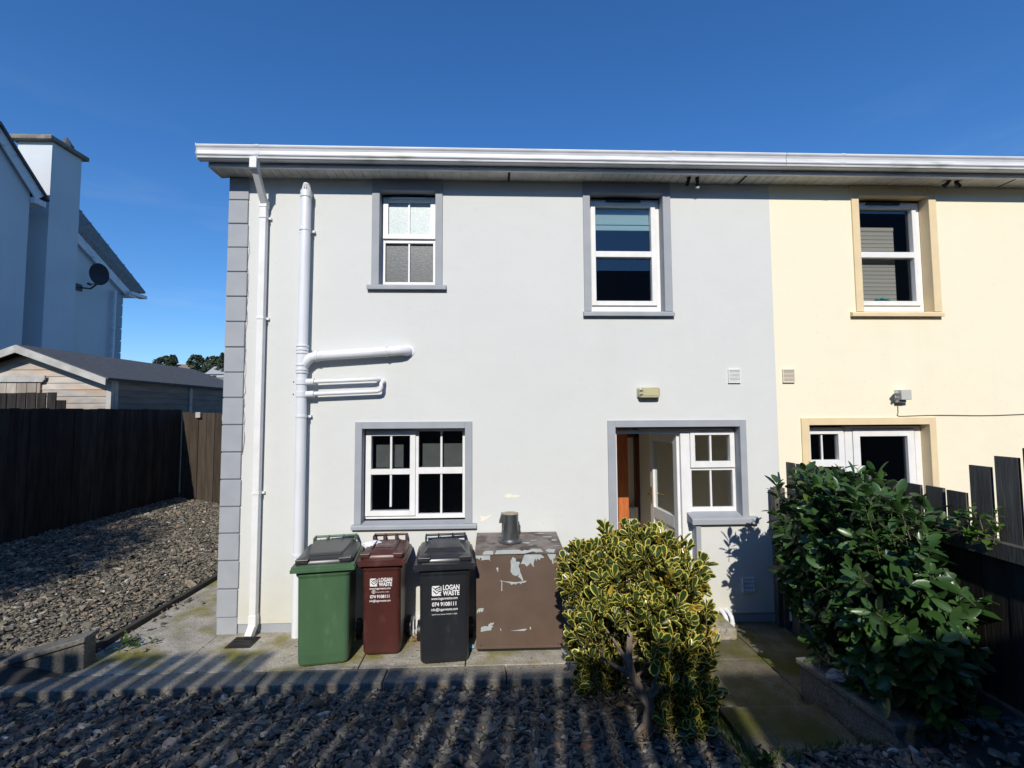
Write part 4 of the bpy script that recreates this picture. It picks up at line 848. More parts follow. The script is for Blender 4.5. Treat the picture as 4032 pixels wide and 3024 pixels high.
def decal(root, geo, db, xc, zt, s, full, W, wb):
    f0, fr, zr, H = geo
    # slope of the front face
    za, ya = .12, f0 - .008; zb2, yb2 = zr - .10, fr + .055
    dec = bpy.data.objects.new('lettering', None)
    def Yf(z): return ya + (yb2 - ya) * (z - za) / (zb2 - za) - .0022
    def put(txt, size, z, x, width=None, bold=0):
        o = text_obj(txt, size * s, (x, Yf(z), z), WHITE, root, width=width * s if width else None, bold=bold * s)
        o.rotation_euler = (math.atan2(yb2 - ya, zb2 - za) * -1, 0, 0); return o
    put('LOGAN', .062, zt, xc + .062 * s, .155, .0022); put('WASTE', .062, zt - .052 * s, xc + .062 * s, .155, .0022)
    put('www.loganwaste.com', .034, zt - .098 * s, xc, .245, .0004)
    zc = zt - .098 * s
    if not full:
        zc -= .042 * s; put('Household bins available', .016, zc, xc + .03 * s, .15)
        b = MB(); 
        for (r0, r1_) in ((.016, .021), (.0, .007)):
            for k in range(20):
                a0, a1 = 2 * math.pi * k / 20, 2 * math.pi * (k + 1) / 20
                cx, cz = xc - .075 * s, zc + .004
                P_ = lambda r, a: (cx + r * s * math.cos(a), Yf(cz), cz + r * s * math.sin(a))
                b.poly([P_(r0, a0), P_(r1_, a0), P_(r1_, a1), P_(r0, a1)] if r0 else [P_(0, 0), P_(r1_, a0), P_(r1_, a1)])
        oo = b.build('emblem', WHITE, None); oo.parent = root
    zc -= .054 * s; put('074 9108111', .050, zc, xc - .0 * s, .225, .0014)
    zc -= .048 * s; put('info@loganwaste.com', .034, zc, xc, .245, .0004)
    if full: zc -= .045 * s; put('NWCP Permit Number: NWCPO 11-00000', .016, zc, xc, .235)
    # square emblem with dark zig-zag strokes
    b = MB(); q = .088 * s; ex, ez = xc - .118 * s, zt - .072 * s
    def T(u, v, d=0): z = ez + v * q; return (ex + u * q, Yf(z) - d, z)
    b.poly([T(.08, 0), T(.92, 0), T(1.0, .06), T(.35, .62), T(0, .95), T(0, .08)])
    b.poly([T(.0, 1.0), T(.05, 1.05), T(.85, 1.05), T(.70, .92), T(.32, .78), T(.03, .96)])
    b.poly([T(.92, 1.0), T(1.0, .95), T(1.0, .45), T(.90, .55)])
    b.poly([T(.40, .66), T(.80, .84), T(.84, .76), T(.46, .58)]); b.poly([T(.52, .50), T(.84, .66), T(.88, .58), T(.60, .42)]); b.poly([T(.66, .34), T(.96, .44), T(.98, .28), T(.80, .18)])
    oo = b.build('emblem', WHITE, None); oo.parent = root
    b = MB(); b.poly([T(.10, .52, .0008), T(.17, .60, .0008), T(.52, .26, .0008), T(.45, .18, .0008)]); b.poly([T(.45, .18, .0008), T(.52, .26, .0008), T(.60, .34, .0008), T(.66, .26, .0008)])
    oo = b.build('emblem_stroke', root.children[0].data.materials[0], None); oo.parent = root
decal(mb_, mg, .40, -.012, .735, .82, False, .475, .355)
decal(kb, kg, .50, .0, .715, 1.0, True, .575, .45)
# words on the black lid
f0, fr, zr, H = kg
lt = text_obj('GENERAL WASTE', .030, (0, .13, 1.035), mat('grey_emboss', (.30, .30, .30), .6), kb, width=.20); lt.rotation_euler = (math.radians(-78), 0, 0)
# white bag on the maroon bin
def crumple(name, cx, cy, cz, rx, ry, rz, m, label, cat, seed, rotz=0):
    rg = np.random.default_rng(seed); nu, nv = 22, 12; V = []; 
    for j in range(nv):
        for i in range(nu):
            a = 2 * math.pi * i / nu; p = math.pi * (j / (nv - 1)) - math.pi / 2
            k = 1 + .22 * rg.normal() * .6
            x_ = rx * math.cos(p) * math.cos(a) * k; y_ = ry * math.cos(p) * math.sin(a) * k; z_ = max(-rz * .35, rz * math.sin(p) * k)
            V.append((x_ * math.cos(rotz) - y_ * math.sin(rotz) + cx, x_ * math.sin(rotz) + y_ * math.cos(rotz) + cy, z_ + cz))
    F_ = [[j * nu + i, j * nu + (i + 1) % nu, (j + 1) * nu + (i + 1) % nu, (j + 1) * nu + i] for j in range(nv - 1) for i in range(nu)]
    o = bmesh_from_np(name, V, F_, [m]); return tag(o, label, cat)
crumple('plastic_bag', -1.27, 5.05, .995, .09, .08, .022, mat('white_film', (.80, .81, .82), .35), 'crumpled white plastic bag on the back corner of the maroon bin lid', 'bag', 3, .4)
crumple('cloth', 2.60, 3.56, .365, .11, .07, .03, mat('grey_cloth', (.30, .30, .30), .8), 'dirty white cloth lying on the low concrete wall below the laurel', 'cloth', 5, .2)
crumple('litter', -.235, 4.86, .02, .03, .03, .02, mat('blue_wrapper', (.25, .50, .60), .5), 'small blue wrapper on the path between black bin and boiler housing', 'litter', 6)
# fallen leaves on the path near the small pipes
def fallen(n_, x0, x1, y0, y1, m, name, label, seed, size=.03, z=.004):
    rg = random.Random(seed); b = MB()
    for _ in range(n_):
        x_, y_ = rg.uniform(x0, x1), rg.uniform(y0, y1); a = rg.uniform(0, 6.3); s_ = size * rg.uniform(.6, 1.3); c, s2 = math.cos(a), math.sin(a)
        pts = [(-1, 0, .1), (-.3, .42, .0), (.5, .35, .12), (1, 0, .35), (.5, -.4, .1), (-.3, -.4, .2)]
        b.poly([(x_ + (p[0] * c - p[1] * s2) * s_, y_ + (p[0] * s2 + p[1] * c) * s_, z + p[2] * s_) for p in pts])
    return tag(b.build(name, m, None), label, 'leaves', kind='stuff')
fallen(26, -.98, -.74, 5.02, 5.27, mat('dry_leaf', (.20, .07, .03), .8), 'fallen_leaves', 'dry brown leaves gathered under the small white pipes between bins', 3)
fallen(22, .5, 1.7, 2.9, 3.9, mat('tan_leaf', (.28, .17, .09), .8, (.40, .28, .16), 8), 'fallen_leaves', 'tan fallen leaves on the chippings under the variegated bush', 4, .05, .03)

# ------------------------------------------------------------------ low walls
def rib_wall(name, A, B, w, zA, zB, label, z0=-.15):
    """short retaining wall with an overhanging coping"""
    t = thing(name, ((A[0] + B[0]) / 2, (A[1] + B[1]) / 2, 0), label, 'low wall')
    a, c = Vector((A[0], A[1], 0)), Vector((B[0], B[1], 0)); d = (c - a).normalized(); s_ = Vector((-d.y, d.x, 0))
    def blk(b, wd, za0, za1, zb0, zb1, ext=0):
        p, q = a - d * ext, c + d * ext
        v = [p + s_ * wd / 2 + Vector((0, 0, za0)), q + s_ * wd / 2 + Vector((0, 0, zb0)), q - s_ * wd / 2 + Vector((0, 0, zb0)), p - s_ * wd / 2 + Vector((0, 0, za0)),
             p + s_ * wd / 2 + Vector((0, 0, za1)), q + s_ * wd / 2 + Vector((0, 0, zb1)), q - s_ * wd / 2 + Vector((0, 0, zb1)), p - s_ * wd / 2 + Vector((0, 0, za1))]
        b.addfaces(v, [(0, 1, 2, 3), (4, 7, 6, 5), (0, 4, 5, 1), (1, 5, 6, 2), (2, 6, 7, 3), (3, 7, 4, 0)])
    b = MB(); blk(b, w, z0, zA - .05, z0, zB - .05); b.build('wall_body', MT['block'], t, bevel=.008)
    b = MB(); blk(b, w + .05, zA - .048, zA, zB - .048, zB, .015); b.build('coping', MT['block'], t, bevel=.010)
    return t
rib_wall('low_wall', (-3.82, 4.72), (-4.75, 4.60), .16, .30, .06, 'short concrete wall stub sloping down at the left end of the kerb')
rib_wall('low_wall', (2.62, 3.93), (2.70, 3.08), .22, .32, .33, 'low concrete wall under the laurel beside the mossy steps')
# grass tufts along the mossy steps
rg_ = random.Random(12); b = MB()
for k in range(900):
    t0 = rg_.random(); x_, y_ = (1.66 + rg_.gauss(0, .035), rg_.uniform(2.9, 3.75)) if k % 3 else (rg_.uniform(1.7, 2.5), 3.09 + rg_.gauss(0, .03))
    if k % 7 == 0: x_, y_ = rg_.uniform(2.46, 2.54), rg_.uniform(3.1, 3.9)
    z_ = max(float(gh(x_, y_)), -.02) + .02; h_ = rg_.uniform(.03, .08); a = rg_.uniform(0, 6.28); w_ = .003; dx, dy = math.cos(a), math.sin(a); l_ = rg_.uniform(.01, .05)
    b.poly([(x_ - dy * w_, y_ + dx * w_, z_), (x_ + dy * w_, y_ - dx * w_, z_), (x_ + dx * l_ * .5 + dy * w_ * .7, y_ + dy * l_ * .5 - dx * w_ * .7, z_ + h_ * .7), (x_ + dx * l_, y_ + dy * l_, z_ + h_)])
tag(b.build('grass', leafmat0, None), 'short green grass and moss tufts growing along the edges of the steps', 'grass', kind='stuff')
# door step
b = MB(); b.box(1.55, 2.50, 4.90, 5.29, -.004, .115); tag(b.build('doorstep', MT['concrete'], None, bevel=.02), 'worn concrete doorstep under the open back door', 'step')

# ------------------------------------------------------------------ fences
def fence_boards(b, p0, p1, z0f, z1f, w, gap, th, seed, skip=(), jit=.2):
    """vertical boards along p0->p1; z0f/z1f give bottom/top height at distance s"""
    rg = random.Random(seed); a, c = Vector((*p0, 0)), Vector((*p1, 0)); L_ = (c - a).length; d = (c - a).normalized(); s_ = Vector((-d.y, d.x, 0)); u = 0; k = 0
    while u < L_ - w * .5:
        if k not in skip:
            zb, zt = z0f(u + w / 2), z1f(u + w / 2) + rg.uniform(-.008, .008); off = rg.uniform(-.004, .004); e = min(u + w, L_)
            P_ = [a + d * u + s_ * (off - th / 2), a + d * e + s_ * (off - th / 2), a + d * e + s_ * (off + th / 2), a + d * u + s_ * (off + th / 2)]
            v = [(p.x, p.y, zb) for p in P_] + [(p.x, p.y, zt) for p in P_]
            b.addfaces(v, [(0, 3, 2, 1), (4, 5, 6, 7), (0, 1, 5, 4), (1, 2, 6, 5), (2, 3, 7, 6), (3, 0, 4, 7)])
        u += w + gap + rg.uniform(-jit, jit) * gap; k += 1
lf = thing('board_fence', (-7.0, 7, .5), 'tall dark close-boarded fence along the left side of the gravel', 'fence')
b = MB(); fence_boards(b, (-7.0, 2.2), (-7.0, 10.8), lambda s: .3, lambda s: 2.452, .148, .004, .02, 5); b.build('boards', MT['fence'], lf)
b = MB()
for z in (.7, 1.4, 2.2): b.box(-7.09, -7.03, 2.2, 10.8, z, z + .08)
b.build('rail', MT['fence'], lf)
cf = thing('board_fence', (-5, 10.8, .3), 'brown board fence closing the side passage beyond the gravel', 'fence')
b = MB(); fence_boards(b, (-6.97, 10.82), (-2.98, 10.82), lambda s: .0, lambda s: 2.39 - .035 * s, .17, .008, .02, 6); b.build('boards', MT['fence_brown'], cf)
for x_, z_ in ((-6.60, 2.37), (-6.02, 2.30), (-5.66, 2.22)):
    b = MB(); b.box(x_ - .05, x_ + .05, 10.74, 10.80, z_ - .1, z_ + .02); b.build('post_cap', MT['shed_board'], cf)
nf = thing('board_fence', (-8.3, 8.4, .5), 'short dark fence boards with gaps in front of the wooden shed', 'fence')
b = MB(); fence_boards(b, (-11.5, 8.42), (-7.28, 8.36), lambda s: .3, lambda s: 2.73 if s < 4.0 else 2.60, .145, .022, .02, 9); b.build('boards', MT['fence'], nf)
b = MB(); b.box(-11.5, -7.25, 8.44, 8.50, 2.05, 2.15); b.build('rail', MT['fence'], nf)
rf = thing('board_fence', (3.2, 4.2, 0), 'dark weathered board fence stepping up behind the laurel', 'fence')
FX = 3.215
b = MB(); fence_boards(b, (FX, 5.10), (FX, 3.42), lambda s: -.1, lambda s: 1.795, .135, .032, .02, 11); b.build('boards', MT['fence_grey'], rf)
b = MB(); fence_boards(b, (FX, 3.42), (FX, -1.6), lambda s: -.1, lambda s: 1.80 if s < .30 else 1.80 + .15 + (s - .30) * .42, .135, .030, .02, 12); b.build('boards', MT['fence_grey'], rf)
b = MB(); b.box(3.15, 3.20, 5.13, 5.26, -.1, 1.505); b.box(3.10, 3.15, 5.16, 5.24, -.1, 1.50); b.build('post', MT['fence_grey'], rf)
b = MB(); b.box(FX - .075, FX - .012, 2.0, 5.1, .45, .53)
b.box(FX - .07, FX - .012, 1.2, 3.35, 1.43, 1.53)
b.build('rail', MT['fence_grey'], rf)
b = MB(); fence_boards(b, (FX - .02, 3.35), (FX - .02, -1.5), lambda s: -.1, lambda s: 1.42, .16, .002, .015, 14); b.build('boards', MT['fence'], rf)
# fence behind the viewer, whose gaps let strips of sunlight through
bf = thing('board_fence', (-1, -3.5, 3.3), 'dark board fence with gaps on the bank behind the viewer', 'fence')
BFY = -3.5
def bft(s):
    x_ = -7.2 + s
    return 5.70 if x_ < -3.2 else (5.47 if x_ < -1.8 else 5.38)
b = MB(); fence_boards(b, (-7.2, BFY), (1.0, BFY), lambda s: .9, bft, .168, .030, .02, 21, jit=.8); fence_boards(b, (1.04, BFY), (3.3, BFY), lambda s: .9, lambda s: 5.29, .168, .004, .02, 22); b.build('boards', MT['fence'], bf)
b = MB(); b.box(-7.2, 3.3, BFY - .06, BFY - .015, 3.6, 3.68); b.box(-7.2, 3.3, BFY - .06, BFY - .015, 5.06, 5.14); b.build('rail', MT['fence'], bf)

# ------------------------------------------------------------------ shed
sh = thing('wooden_shed', (-8.9, 11.8, .4), 'weathered wooden shed with shiplap cladding and a felt roof behind the left fence', 'shed')
ax, az, ex, ez, sy0, sy1 = -8.92, 3.66, -7.26, 3.03, 9.30, 14.2
wx0, wx1 = ax - (ex - ax) + .10, ex - .10; sl_ = (az - ez) / (ex - ax)
bw_ = .128; z = .4; k = 0
b = MB()
def half(zz): return min(ex - .10 - ax, (az - .12 - zz) / sl_)
while z < az - .125:
    z2 = min(z + bw_, az - .121); h1, h2 = half(z), max(.01, half(z2))
    dx = .010
    # each board leans out at the bottom
    b.addfaces([(ax - h1, sy0 - dx, z), (ax + h1, sy0 - dx, z), (ax + h2, sy0 + .004, z2), (ax - h2, sy0 + .004, z2)], [(0, 1, 2, 3)])
    b.addfaces([(ax - h1, sy0 - dx, z), (ax - h1, sy0 + .01, z), (ax + h1, sy0 + .01, z), (ax + h1, sy0 - dx, z)], [(0, 1, 2, 3)])
    z = z2 + .0
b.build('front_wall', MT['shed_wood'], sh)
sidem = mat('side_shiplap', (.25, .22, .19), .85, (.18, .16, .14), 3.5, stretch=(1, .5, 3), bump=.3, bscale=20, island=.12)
for xs_, sg in ((wx1, 1), (wx0, -1)):
    b = MB(); z = .4
    while z < ez - .06:
        z2 = z + bw_
        b.addfaces([(xs_ + sg * .014, sy0 + .05, z), (xs_ + sg * .014, sy1, z), (xs_, sy1, z2), (xs_, sy0 + .05, z2)], [(0, 1, 2, 3)]); b.addfaces([(xs_ + sg * .014, sy0 + .05, z), (xs_ - sg * .01, sy0 + .05, z), (xs_ - sg * .01, sy1, z), (xs_ + sg * .014, sy1, z)], [(0, 1, 2, 3)])
        z = z2
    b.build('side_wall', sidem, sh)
b = MB(); b.box(wx1 - .06, wx1 + .03, sy0 - .03, sy0 + .05, .4, ez - .0); b.box(wx1 + .0, wx1 + .035, sy0 + .05, sy0 + .14, .4, ez - .02); b.box(wx1, wx1 + .035, 11.6, 11.70, .4, ez - .05); b.build('corner_post', MT['shed_board'], sh, bevel=.004)
b = MB()
for sg in (1, -1):
    a_ = (ax, az); e_ = (ax + sg * (ex - ax), ez); pts = [(ax, az), e_, (e_[0], e_[1] - .13), (ax, az - .145)]
    b.prism(pts if sg > 0 else list(reversed(pts)), 'y', sy0 - .26, sy0 - .235)
b.build('bargeboard', MT['shed_board'], sh, bevel=.003)
b = MB()
for sg in (1, -1):
    e_ = (ax + sg * (ex - ax + .02), ez + .0); pts = [(ax, az + .015), (e_[0], e_[1] + .012), (e_[0], e_[1] - .03), (ax, az - .03)]
    b.prism(pts if sg > 0 else list(reversed(pts)), 'y', sy0 - .232, sy1 + .05)
b.build('roof', MT['felt'], sh)
b = MB()
for yy in np.arange(sy0 + .7, sy1, .9):
    b.prism([(ax, az + .016), (ex + .02, ez + .013), (ex + .02, ez + .018), (ax, az + .021)], 'y', yy, yy + .02)
b.build('roof_seam', MT['felt'], sh)
# door in the gable
b = MB(); dx_ = -9.62
for k in range(5): b.box(dx_ + k * .185, dx_ + .178 + k * .185, sy0 - .045, sy0 - .02, .5, 2.97)
b.box(dx_ - .045, dx_ - .008, sy0 - .04, sy0 - .012, .5, 2.98); b.box(dx_ + .93, dx_ + .985, sy0 - .045, sy0 - .012, .5, 2.98)
shd = b.build('door', mat('door_boards', (.40, .37, .32), .85, (.28, .23, .18), 2.5, stretch=(3, 1, .7), col3=(.33, .20, .13), scale3=3, c3=(.5, .7), island=.2), sh, bevel=.003, seg=1)
b = MB(); b.prism([(dx_ - .14, 2.975), (dx_ + 1.04, 2.975), (dx_ + 1.09, 3.03), (dx_ + 1.09, 3.10), (dx_ - .14, 3.10)], 'y', sy0 - .075, sy0 - .045); b.build('door_header', MT['shed_board'], sh, bevel=.003)

# ------------------------------------------------------------------ white neighbour house at the left
wh = thing('white_house', (-14.5, 16, .6), 'white gabled house with a tall rendered chimney behind the shed', 'house')
gx = -13.2
b = MB()
# near wing : gable wall faces +x, rake falls away from us
b.addfaces([(gx, 13.55, .3), (gx, 8.5, .3), (gx, 8.5, 6.0), (gx, 12.55, 9.78), (gx, 13.55, 8.75)], [(0, 1, 2, 3, 4)])
b.addfaces([(gx, 13.55, .3), (gx, 13.55, 8.75), (gx - 4, 13.55, 8.75), (gx - 4, 13.55, .3)], [(0, 1, 2, 3)])
b.addfaces([(gx, 8.5, .3), (gx - 4, 8.5, .3), (gx - 4, 8.5, 6.0), (gx, 8.5, 6.0)], [(0, 1, 2, 3)])
# main block gable
mx0 = -13.95
b.addfaces([(mx0, 17.95, .3), (mx0, 13.56, .3), (mx0, 13.56, 9.55), (mx0, 17.95, 6.99)], [(0, 1, 2, 3)])
b.addfaces([(mx0, 17.95, .3), (mx0, 17.95, 6.95), (mx0 - 5, 17.95, 6.95), (mx0 - 5, 17.95, .3)], [(0, 1, 2, 3)])
b.build('wall', MT['wall_white'], wh)
b = MB()
def rake(b, x, p, q, w, t_=.04): # board along the rake, p,q are (y,z)
    b.obox((x, p[0], p[1]), (x, q[0], q[1]), t_, w)
rake(b, gx + .10, (12.45, 9.95), (13.75, 8.62), .34); rake(b, gx + .10, (8.2, 5.85), (12.45, 9.95), .34); rake(b, mx0 + .12, (15.2, 8.60), (18.10, 6.90), .30)
b.box(gx - .3, gx + .13, 13.56, 13.90, 8.38, 8.55)
b.build('bargeboard', MT['gutter'], wh)
b = MB()
b.prism([(8.1, 5.85), (12.5, 10.12), (13.95, 8.66), (13.95, 8.58), (12.5, 10.02), (8.1, 5.75)], 'x', gx - 4, gx + .18)
b.build('roof', MT['slate_roof'], wh)
# roof of the rear slope seen edge-on beyond the bargeboard
b = MB()
e1, e2 = (mx0 + .14, 15.0, 8.87), (mx0 + .14, 18.2, 6.99); e3, e4 = (mx0 + .18, 18.9, 7.15), (mx0 - .08, 15.8, 9.50)
tl = mat('brown_grey_tiles', (.16, .16, .16), .8, (.24, .235, .23), 10)
b.addfaces([e1, e2, e3, e4], [(0, 1, 2, 3)])
b.addfaces([tuple(Vector(e) - Vector((.02, 0, .05))) for e in (e1, e2, e3, e4)], [(3, 2, 1, 0)])
for k in range(1, 9):
    t0 = k / 9; pA = Vector(e1).lerp(Vector(e2), t0); pB = Vector(e4).lerp(Vector(e3), t0); b.obox(pA + Vector((.012, 0, .01)), pB + Vector((.012, 0, .01)), .02, .03)
b.build('roof', tl, wh)
b = MB(); b.box(mx0 - .2, mx0 + .25, 17.96, 18.30, 6.78, 6.95); b.box(mx0 + .02, mx0 + .30, 18.0, 18.8, 6.86, 6.98); b.build('gutter', MT['gutter'], wh)
b = MB(); b.tube([(mx0 + .12, 17.45, .5), (mx0 + .12, 17.45, 6.85)], .06, 12); b.build('downpipe', MT['gutter'], wh)
b = MB(); z = .6
while z < 6.7: b.box(mx0 - .2, mx0 + .03, 17.62, 17.97, z, z + .42); z += .45
b.build('quoins', mat('pale_quoin', (.30, .38, .44), .8), wh, bevel=.01)
b = MB(); b.box(-14.31, -13.31, 14.25, 15.26, .3, 10.58); ch = b.build('chimney', MT['wall_white'], wh)
b = MB(); b.box(-14.45, -13.20, 14.08, 15.42, 10.58, 10.72); b.build('chimney_cap', mat('cap_concrete', (.24, .23, .20), .9, (.15, .14, .12), 6), ch, bevel=.02)
b = MB(); b.tube([(-13.62, 15.05, 10.70), (-13.62, 15.05, 10.92), (-13.62, 15.05, 11.18)], [.19, .19, .02], 10, smooth=False); b.build('chimney_pot', MT['slate_roof'], ch)
b = MB(); b.box(-13.33, -13.29, 14.26, 15.25, 9.9, 9.95)
# satellite dish
sd = thing('satellite_dish', (-13.9, 16.3, 6.4), 'dark grey satellite dish on the gable of the white house', 'satellite dish')
dishm = mat('dark_mesh_dish', (.05, .055, .065), .6); dc = Vector((-13.25, 16.05, 7.05)); dn = Vector((.05, -.97, -.22)).normalized()
ux = dn.cross(Vector((0, 0, 1))).normalized(); uy = ux.cross(dn)
b = MB(); nn = 28; rings = []
for r_, dd in ((0.001, -.10), (.12, -.088), (.22, -.06), (.33, 0.0), (.345, .004)):
    rings.append([dc + dn * dd + (ux * math.cos(2 * math.pi * k / nn) * .92 + uy * math.sin(2 * math.pi * k / nn) * 1.05) * r_ for k in range(nn)])
v = [p for r_ in rings for p in r_]; fs = [(i * nn + k, i * nn + (k + 1) % nn, (i + 1) * nn + (k + 1) % nn, (i + 1) * nn + k) for i in range(len(rings) - 1) for k in range(nn)]
b.addfaces(v, fs, 0, True); b.build('dish', dishm, sd)
b = MB(); b.tube([(mx0, 16.15, 6.62), (-13.60, 16.15, 6.58), tuple(dc - dn * .10 - uy * .2)], .028, 8); b.box(mx0, mx0 + .05, 15.95, 16.2, 6.5, 6.72); b.build('bracket', dishm, sd)
b = MB(); b.tube([tuple(dc - uy * .30), tuple(dc - uy * .36 + dn * .45)], .018, 8); b.tube([tuple(dc - uy * .36 + dn * .42), tuple(dc - uy * .33 + dn * .52)], .04, 10); b.build('feed_arm', dishm, sd)

# ------------------------------------------------------------------ far hill: houses and trees
def far_house(x0, x1, y, z0, z1, zr, label, wallm, roofm, wins=0):
    t = thing('far_house', ((x0 + x1) / 2, y, z0), label, 'house', 'houses on the far hill')
    b = MB(); b.box(x0, x1, y, y + 7, z0 - 2, z1); b.build('wall', wallm, t)
    b = MB(); b.prism([(y - .4, z1), (y + 3.5, zr), (y + 7.4, z1)], 'x', x0 - .4, x1 + .4); b.build('roof', roofm, t)
    for k in range(wins):
        xx = x0 + (k + .5) * (x1 - x0) / wins; b = MB(); b.box(xx - .5, xx + .5, y - .05, y + .02, z0 + (z1 - z0) * .35, z0 + (z1 - z0) * .85); b.build('window', MT['dark'], t)
pinkroof = mat('faded_roof', (.22, .16, .13), .9); greyroof = mat('grey_roof', (.33, .34, .36), .9); cw = mat('cream_wall', (.55, .5, .38), .9); ww_ = mat('white_wall', (.7, .7, .7), .9)
far_house(-84, -77.5, 120, 10.2, 12.4, 15.0, 'low cream bungalow with a reddish roof on the far hill', cw, pinkroof, 2)
far_house(-70.6, -60, 118, 9.8, 12.0, 14.2, 'long grey roofed house at the right of the far trees', mat('gable_wall', (.42, .42, .40), .9), greyroof, 3)
far_house(-66, -56, 108, 7.6, 9.6, 10.8, 'low white building in front of the far houses', ww_, mat('dull_roof', (.2, .2, .18), .9), 3)
fleaf = mat('far_foliage', (.030, .050, .028), .9, (.055, .075, .040), 1.2, island=.4)
def far_tree(x, y, z0, h, w, kind, label, seed):
    t = thing('far_tree', (x, y, z0), label, 'tree', 'trees on the far hill')
    b = MB(); b.tube([(x, y, z0 - 1.5), (x, y, z0 + h * .8)], [.25, .06], 7); b.build('trunk', MT['bark'], t)
    rg = np.random.default_rng(seed); n_ = 1500
    if kind == 'cone':
        hh = rg.random(n_) ** .8; rr = w * .5 * (1 - hh) ** .7 * (.6 + .5 * np.abs(np.sin(hh * 16))) * np.sqrt(rg.random(n_)); zz = z0 + h * (.15 + .85 * hh)
    elif kind == 'slant':
        hh = rg.random(n_); rr = w * .5 * np.sqrt(rg.random(n_)) * np.sin(np.clip(hh * .9 + .1, 0, 1) * np.pi) ** .6; zz = z0 + h * (.1 + .9 * hh)
    else:
        hh = rg.random(n_); rr = w * .5 * np.sqrt(rg.random(n_)) * np.sin((hh * .8 + .15) * np.pi) ** .5; zz = z0 + h * (.2 + .8 * hh)
    a = rg.random(n_) * 2 * np.pi
    X = x + rr * np.cos(a) + (0 if kind != 'slant' else (hh - .5) * w * .55); Y_ = y + rr * np.sin(a)
    cl = np.sin(X * 2.1 + seed) * np.sin(zz * 2.3 + seed) > -.45; X, Y_, zz = X[cl], Y_[cl], zz[cl]; n_ = len(X)
    s_ = rg.uniform(.18, .45, n_)
    P = np.stack([X, Y_, zz], -1); A = rg.normal(size=(n_, 3)); A /= np.linalg.norm(A, axis=1)[:, None]; Bv = np.cross(A, rg.normal(size=(n_, 3))); Bv /= np.linalg.norm(Bv, axis=1)[:, None]
    V = np.stack([P + A * s_[:, None], P + Bv * s_[:, None] * .7, P - A * s_[:, None], P - Bv * s_[:, None] * .7], 1).reshape(-1, 3)
    bmesh_from_np('crown', V, np.arange(n_ * 4).reshape(-1, 4), [fleaf], parent=t)
far_tree(-84.6, 122, 11.5, 5.4, 5.5, 'slant', 'dark wind-bent tree leaning at the left end of the far hill', 1)
far_tree(-86.8, 122, 11.5, 3.0, 3.4, 'round', 'low dark bush at the foot of the wind-bent far tree', 9)
far_tree(-81.6, 122, 11.5, 5.6, 2.3, 'round', 'narrow dark tree right of the wind-bent far tree', 2)
far_tree(-76.9, 124, 11.2, 6.2, 4.6, 'round', 'broad round tree in the middle of the far hill', 3)
far_tree(-74.2, 124, 11.0, 5.8, 2.6, 'cone', 'slim conifer beside the broad round far tree', 4)
far_tree(-72.4, 124, 10.8, 6.2, 4.2, 'round', 'bushy tree right of the slim far conifer', 5)
far_tree(-68.8, 121, 10.6, 7.0, 4.0, 'cone', 'tallest far conifer with open branches', 6)
far_tree(-66.6, 120, 9.6, 4.6, 3.2, 'round', 'low shrub at the right of the tallest far conifer', 7)

# trees on the bank behind the viewer that throw the patches of shade on the left gravel
def shade_tree(x, y, z0, h, r, label, seed):
    t = thing('garden_tree', (x, y, z0), label, 'tree', 'trees behind the viewer')
    b = MB(); b.tube([(x, y, z0 - .3), (x + .1, y, z0 + h * .6)], [.12, .05], 8)
    for k in range(5):
        a = k * 1.3; b.tube([(x + .05, y, z0 + h * (.3 + .06 * k)), (x + math.cos(a) * r * .6, y + math.sin(a) * r * .5, z0 + h * (.55 + .07 * k))], [.04, .015], 6)
    b.build('trunk', MT['bark'], t)
    rg = np.random.default_rng(seed); n_ = 2600; d = rg.normal(size=(n_, 3)); d /= np.linalg.norm(d, axis=1)[:, None]; rr = rg.random(n_) ** .4
    P = np.array([x, y, z0 + h * .68]) + d * rr[:, None] * np.array([r, r * .8, h * .34]); A = rg.normal(size=(n_, 3)); A /= np.linalg.norm(A, axis=1)[:, None]; Bv = np.cross(A, rg.normal(size=(n_, 3))); Bv /= np.linalg.norm(Bv, axis=1)[:, None]
    V = np.stack([P + A * .07, P + Bv * .04, P - A * .07, P - Bv * .04], 1).reshape(-1, 3)
    bmesh_from_np('crown', V, np.arange(n_ * 4).reshape(-1, 4), [fleaf], parent=t)
shade_tree(-7.3, -0.8, 2.0, 4.4, 1.1, 'tall leafy tree nearest on the left bank', 41)
shade_tree(-7.9, -3.2, 3.0, 5.6, 1.3, 'second leafy tree on the left bank', 42)
shade_tree(-8.0, -5.6, 3.2, 7.0, 1.4, 'farthest leafy tree on the left bank', 43)
added_house = thing('rear_house', (24, -18, 3.3), 'unseen tall dark house added behind the garden on the right to darken reflections', 'house')  # invented house, there to darken what the yellow house window reflects
b = MB(); b.box(15.5, 40, -24, -14, 2.5, 11.0); b.build('wall', mat('rear_wall_brown', (.16, .14, .12), .9), added_house)
b = MB(); b.prism([(-24.4, 11.0), (-19, 15.5), (-13.6, 11.0)], 'x', 15.1, 40.4); b.build('roof', MT['slate_roof'], added_house)
bh = thing('rear_house', (2, -18, 3.3), 'dark roofed house behind the garden, seen only reflected in the windows', 'house')
b = MB(); b.box(-7, 12, -22, -14, 2.5, 8.2); b.build('wall', mat('rear_wall', (.10, .10, .10), .9), bh)
b = MB(); b.prism([(-22.4, 8.2), (-18, 11.2), (-13.6, 8.2)], 'x', -7.4, 12.4); b.build('roof', MT['slate_roof'], bh)

